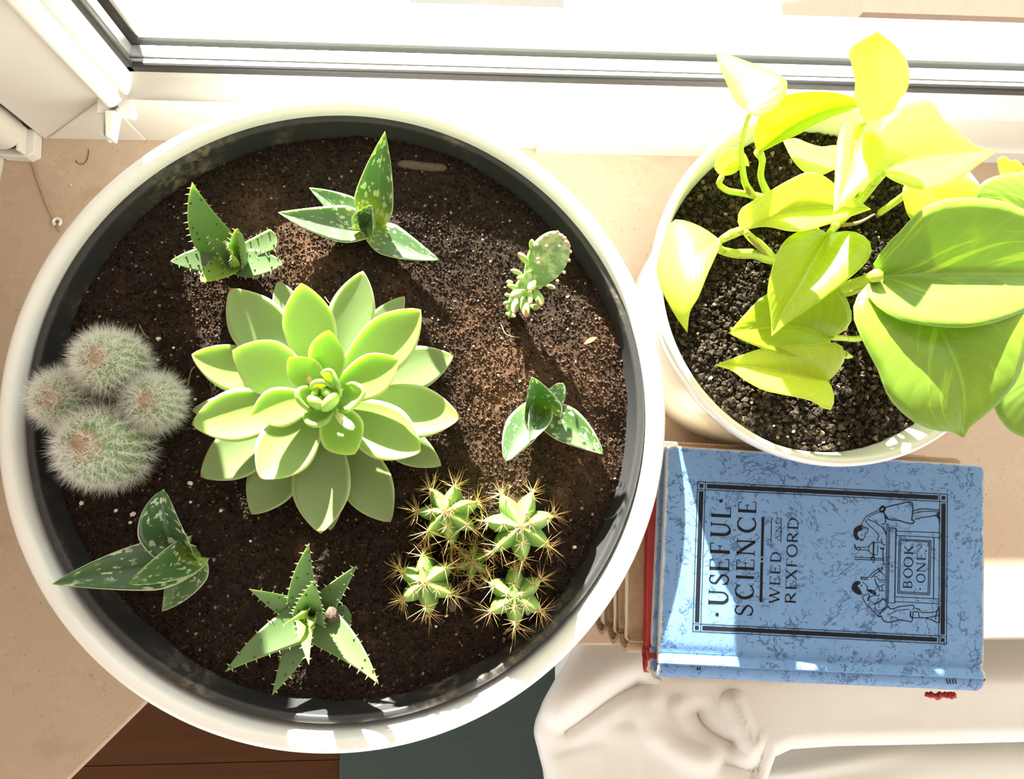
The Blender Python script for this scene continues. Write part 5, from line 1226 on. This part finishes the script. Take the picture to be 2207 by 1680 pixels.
ln([(430, 420), (440, 450), (425, 480), (440, 510), (470, 515), (460, 490), (475, 480)], .8, 16)
def blob(pts, n=26): 
    q = catmull([R0(*p) for p in pts] + [R0(*pts[0])], n)[:-1]; poly([tuple(p) for p in q])
blob([(265, 335), (230, 345), (195, 370), (183, 410), (188, 450), (205, 480), (225, 490), (245, 480), (235, 455), (222, 430), (235, 400), (262, 395), (275, 370)]); blob([(240, 470), (262, 480), (285, 482), (280, 495), (255, 495)], 14)
# flask on its stand
ln([(195, 660), (490, 675)], .8); ln([(195, 682), (488, 692)], .8); ln([(365, 660), (395, 665), (395, 692), (365, 690)], 1.0, 0, True); ln([(375, 710), (395, 712)], 1.4); ln([(388, 500), (384, 662)], 1.6)
ln(arc(400, 575, 62, 62, 60, 300, 24), .75); ln([(345, 545), (318, 560), (250, 562)], .75, 8); ln([(345, 605), (318, 590), (250, 588)], .75, 8); ln(arc(235, 575, 16, 16, 0, 360, 16), 1.0); ln([(222, 572), (205, 570), (198, 545), (200, 530)], 1.5, 8); ln([(430, 540), (428, 615)], .7)
ln([(490, 560), (480, 600), (488, 730), (508, 735)], 1.1); ln([(455, 570), (490, 580)], 1.6); ln([(470, 500), (480, 530), (505, 540)], 1.0, 8)
# boy with the microscope
ln([(262, 862), (330, 868)], 1.0); ln([(262, 882), (330, 885)], 1.0); ln([(262, 860), (262, 884)], 1.2); ln([(330, 866), (400, 800), (470, 765), (475, 785), (410, 825), (360, 870)], .9, 16); ln([(430, 770), (450, 800), (480, 830), (500, 850)], .8, 8); ln([(380, 850), (420, 860), (440, 885), (500, 890)], .8, 10); ln([(400, 870), (405, 900), (420, 940), (450, 955), (500, 930)], .8, 12)
ln([(440, 905), (505, 915)], .7); ln([(440, 960), (445, 1000), (500, 1000)], .8); ln([(470, 940), (475, 1000)], .7)
ln([(270, 910), (300, 930), (328, 968), (322, 990), (335, 1000), (390, 1000), (420, 975), (425, 940), (400, 900)], .7, 20); ln([(258, 940), (272, 950)], 1.2); ln([(318, 988), (340, 1000), (380, 1025), (405, 1030), (390, 1005), (345, 990)], 1.7, 14)
ln([(270, 1050), (285, 1085), (310, 1130), (360, 1180), (400, 1220), (430, 1255)], .85, 18); ln([(285, 1050), (330, 1030), (345, 1045), (330, 1100)], .8, 10); ln([(320, 1100), (345, 1065), (400, 1045), (430, 1050)], .8, 10); ln([(390, 1140), (440, 1110), (490, 1080), (500, 1105)], 1.1, 10); ln([(400, 1150), (405, 1190)], .8); ln([(440, 1030), (440, 1060)], .7)
ln([(430, 1250), (460, 1215), (500, 1170), (540, 1150)], .9, 8); ln([(450, 1240), (475, 1200), (530, 1165)], .8, 8); ln([(425, 1250), (450, 1260), (465, 1250)], 1.4, 6)
ln([(465, 1250), (480, 1290), (520, 1315), (580, 1312), (640, 1295), (700, 1298), (765, 1312), (778, 1275), (755, 1255), (760, 1200)], 1.0, 26); ln([(540, 1150), (545, 1175), (580, 1180), (640, 1160), (720, 1150), (780, 1145), (795, 1160), (780, 1190)], 1.0, 20); ln([(560, 1265), (600, 1265), (640, 1290)], .7, 8); ln([(570, 1225), (620, 1200), (690, 1190), (750, 1185)], .7, 10)
ln([(760, 1205), (760, 1270)], .9); ln([(785, 1210), (840, 1215), (845, 1270), (780, 1272)], .9, 0, True); ln([(800, 1175), (850, 1185), (865, 1215), (990, 1215), (1030, 1190), (1045, 1155)], .9, 18); ln([(845, 1270), (920, 1270), (1000, 1255), (1040, 1250)], .9, 12); ln([(900, 1270), (980, 1295), (1030, 1320), (1050, 1300)], 1.0, 12); ln([(1030, 1190), (1020, 1230), (1010, 1260), (1015, 1290)], 1.1, 8); ln([(1050, 1150), (1048, 1320)], 1.0)
blob([(270, 1035), (240, 1040), (205, 1025), (180, 1000), (165, 970), (180, 930), (205, 905), (235, 900), (258, 915), (245, 935), (225, 945), (240, 970), (255, 990), (265, 1010)])
# small spine ornaments
for x in (2040, 2046, 2052, 2058): strip([(x, 1464), (x + 3, 1475)], 1.2)
for x in (1503, 1508): strip([(x, 1439), (x + 1, 1446)], 1.4)
pr = ink.build('cover_print', MAT_INK, blue, smooth=False); setp(pr, 'black lettering, border and line drawing of two children at a laboratory desk')
# ------------------------------------------------------------------ bed below the sill: mattress, white sheet, cushion
k = NT('white_cotton'); co = k.coord()
k.set(color=k.mix(k.noise(co, 12, 3), (.74, .725, .70), (.785, .77, .745)), rough=.92, spec=.15, sheen=.15, normal=k.bump(k.noise(co, 900, 2), .15, .0005)); MAT_COTTON = k.m
k = NT('grey_white_cushion_cotton'); co = k.coord()
k.set(color=k.mix(k.noise(co, 12, 3), (.72, .72, .685), (.78, .78, .75)), rough=.92, spec=.15, normal=k.bump(k.noise(co, 900, 2), .15, .0005)); MAT_CUSH = k.m
mat_ = bevel(mk('mattress', *box(.155, 1.25, -1.3, -.145, -.742, -.240), MAT_CUSH, smooth=False), .02, 3); setp(mat_, 'white mattress under the crumpled sheet below the sill', 'mattress')
def pdist(px, py, line):
    "distance in pixels to a polyline, and position 0..1 along it"
    P = catmull(line, 30); d = np.full(px.shape, 1e9); t = np.zeros(px.shape); sd = np.zeros(px.shape)
    for i in range(len(P) - 1):
        a, b = P[i], P[i + 1]; e = b - a; L2 = (e ** 2).sum() + 1e-9
        u = np.clip(((px - a[0]) * e[0] + (py - a[1]) * e[1]) / L2, 0, 1); qx = px - (a[0] + u * e[0]); qy = py - (a[1] + u * e[1]); dd = np.hypot(qx, qy); m = dd < d
        d[m] = dd[m]; t[m] = ((i + u) / (len(P) - 1))[m]; sd[m] = np.sign(e[0] * qy - e[1] * qx)[m]
    return d, t, sd
def ridge(px, py, line, h, w, fade=.15, asym=1.0):
    d, t, sd = pdist(px, py, line); h = h * .60; w = w * 1.15; f = np.clip(np.minimum(t, 1 - t) / fade, 0, 1); f = f * f * (3 - 2 * f); ww = np.where(sd > 0, w, w * asym)
    return h * np.exp(-(d / ww) ** 2) * f
nu_, nv_ = 170, 90
U, Vv = np.meshgrid(np.linspace(0, 1, nu_), np.linspace(0, 1, nv_), indexing='ij')
left = catmull([(1252, 1345), (1246, 1390), (1236, 1425), (1205, 1470), (1176, 1520), (1163, 1562), (1170, 1600), (1182, 1650), (1188, 1720), (1192, 1780)], nv_)
ybot = lambda x: np.interp(x, [1100, 1560, 1610, 1640, 1660, 1700, 1800, 2000, 2207, 2600], [1785, 1780, 1760, 1680, 1622, 1603, 1596, 1592, 1587, 1578])
LX = np.interp(Vv, np.linspace(0, 1, nv_), left[:, 0]); X0 = LX + (2560 - LX) * U
Y0 = 1345 + (ybot(X0) - 1345) * Vv
Z = np.full(X0.shape, -.105)
Z += .022 * np.exp(-((X0 - 1230) / 130) ** 2 - ((Y0 - 1500) / 90) ** 2)
# loose rolled flap at the left, its crease, hanging folds and the pocket in the middle
Z += ridge(X0, Y0, [(1178, 1555), (1240, 1500), (1310, 1455), (1400, 1420)], .022, 34, .1)
Z -= ridge(X0, Y0, [(1200, 1582), (1270, 1535), (1330, 1495), (1400, 1468)], .022, 11, .12, 2.2)
Z += ridge(X0, Y0, [(1215, 1610), (1235, 1660), (1250, 1720)], .004, 30, .2)
Z += ridge(X0, Y0, [(1275, 1590), (1295, 1650), (1310, 1740)], .004, 30, .2, .6)
Z += ridge(X0, Y0, [(1345, 1545), (1352, 1620), (1365, 1740)], .007, 26, .2, .7)
Z += ridge(X0, Y0, [(1405, 1560), (1400, 1620), (1420, 1740)], .004, 30, .2, .5)
Z += ridge(X0, Y0, [(1405, 1470), (1395, 1530), (1420, 1585), (1490, 1628), (1560, 1640)], .016, 22, .15, .8)
Z += ridge(X0, Y0, [(1455, 1490), (1470, 1545), (1520, 1595), (1600, 1632), (1640, 1640)], .010, 15, .15)
Z -= ridge(X0, Y0, [(1490, 1500), (1510, 1560), (1560, 1595), (1610, 1600)], .022, 26, .2, .7)
Z += ridge(X0, Y0, [(1570, 1490), (1592, 1540), (1612, 1590), (1640, 1612)], .018, 17, .15, .7)
Z -= ridge(X0, Y0, [(1530, 1640), (1600, 1655), (1650, 1660)], .012, 12, .2, 2.0)
Z += .004 * fbm(X0 / 110., Y0 / 110., 3) + .004 * np.sin(Y0 / 34. + X0 / 600.) * np.clip((X0 - 1650) / 200, 0, 1) * .4
# the sheet sinks towards the wall and rolls under at its free edges
Z -= .045 * np.clip((1470 - Y0) / 125, 0, 1) ** 1.3 * np.clip((X0 - 1300) / 250, 0, 1)
el_ = np.clip(1 - (X0 - LX) / 26, 0, 1); Z -= .020 * (1 - np.sqrt(np.clip(1 - el_ ** 2, 0, 1)))
eb_ = np.clip(1 - (ybot(X0) - Y0) / 24, 0, 1); Z -= .018 * (1 - np.sqrt(np.clip(1 - eb_ ** 2, 0, 1)))
V = [at(a_, b_, c_) for a_, b_, c_ in zip(X0.ravel(), Y0.ravel(), Z.ravel())]
F = [(i * nv_ + j, (i + 1) * nv_ + j, (i + 1) * nv_ + j + 1, i * nv_ + j + 1) for i in range(nu_ - 1) for j in range(nv_ - 1)]
sh = mk('bed_sheet', V, F, MAT_COTTON); setp(sh, 'white cotton sheet crumpled below the books and the sill', 'sheet')
md = sh.modifiers.new('thick', 'SOLIDIFY'); md.thickness = .005; md.offset = -1
# plump cushion in front of the sheet, wrinkled towards its end
nu_, nv_ = 120, 44; V = []; F = []
cx_, cy_, cz_ = 2160., 1716., -.205
for i in range(nu_):
    a = 2 * math.pi * i / nu_
    ca, sa = math.cos(a), math.sin(a)
    ex_ = abs(ca) ** .62 * math.copysign(1, ca); ey_ = abs(sa) ** .62 * math.copysign(1, sa)
    for j in range(nv_):
        p = math.pi * (j + .001) / (nv_ - 1 + .002); q = math.sin(p) ** .55
        x = cx_ + 545 * ex_ * q; y = cy_ + 142 * ey_ * q
        end = min(1, max(0, (2000 - x) / 330))
        wr = .006 * end * math.sin((y - 1700) / 10.5 + (x - 1650) / 120 + 2 * math.sin(x / 150)) * (q > .2)
        z = cz_ + (.055 + wr) * math.copysign(abs(math.cos(p)) ** .7, math.cos(p)) * (1 if p < math.pi / 2 else .5)
        V.append(at(x, y, z))
for i in range(nu_):
    for j in range(nv_ - 1): F.append((i * nv_ + j, ((i + 1) % nu_) * nv_ + j, ((i + 1) % nu_) * nv_ + j + 1, i * nv_ + j + 1))
cu = mk('cushion', V, F, MAT_CUSH); setp(cu, 'plump grey-white cushion with creased end in the lower right corner', 'cushion')
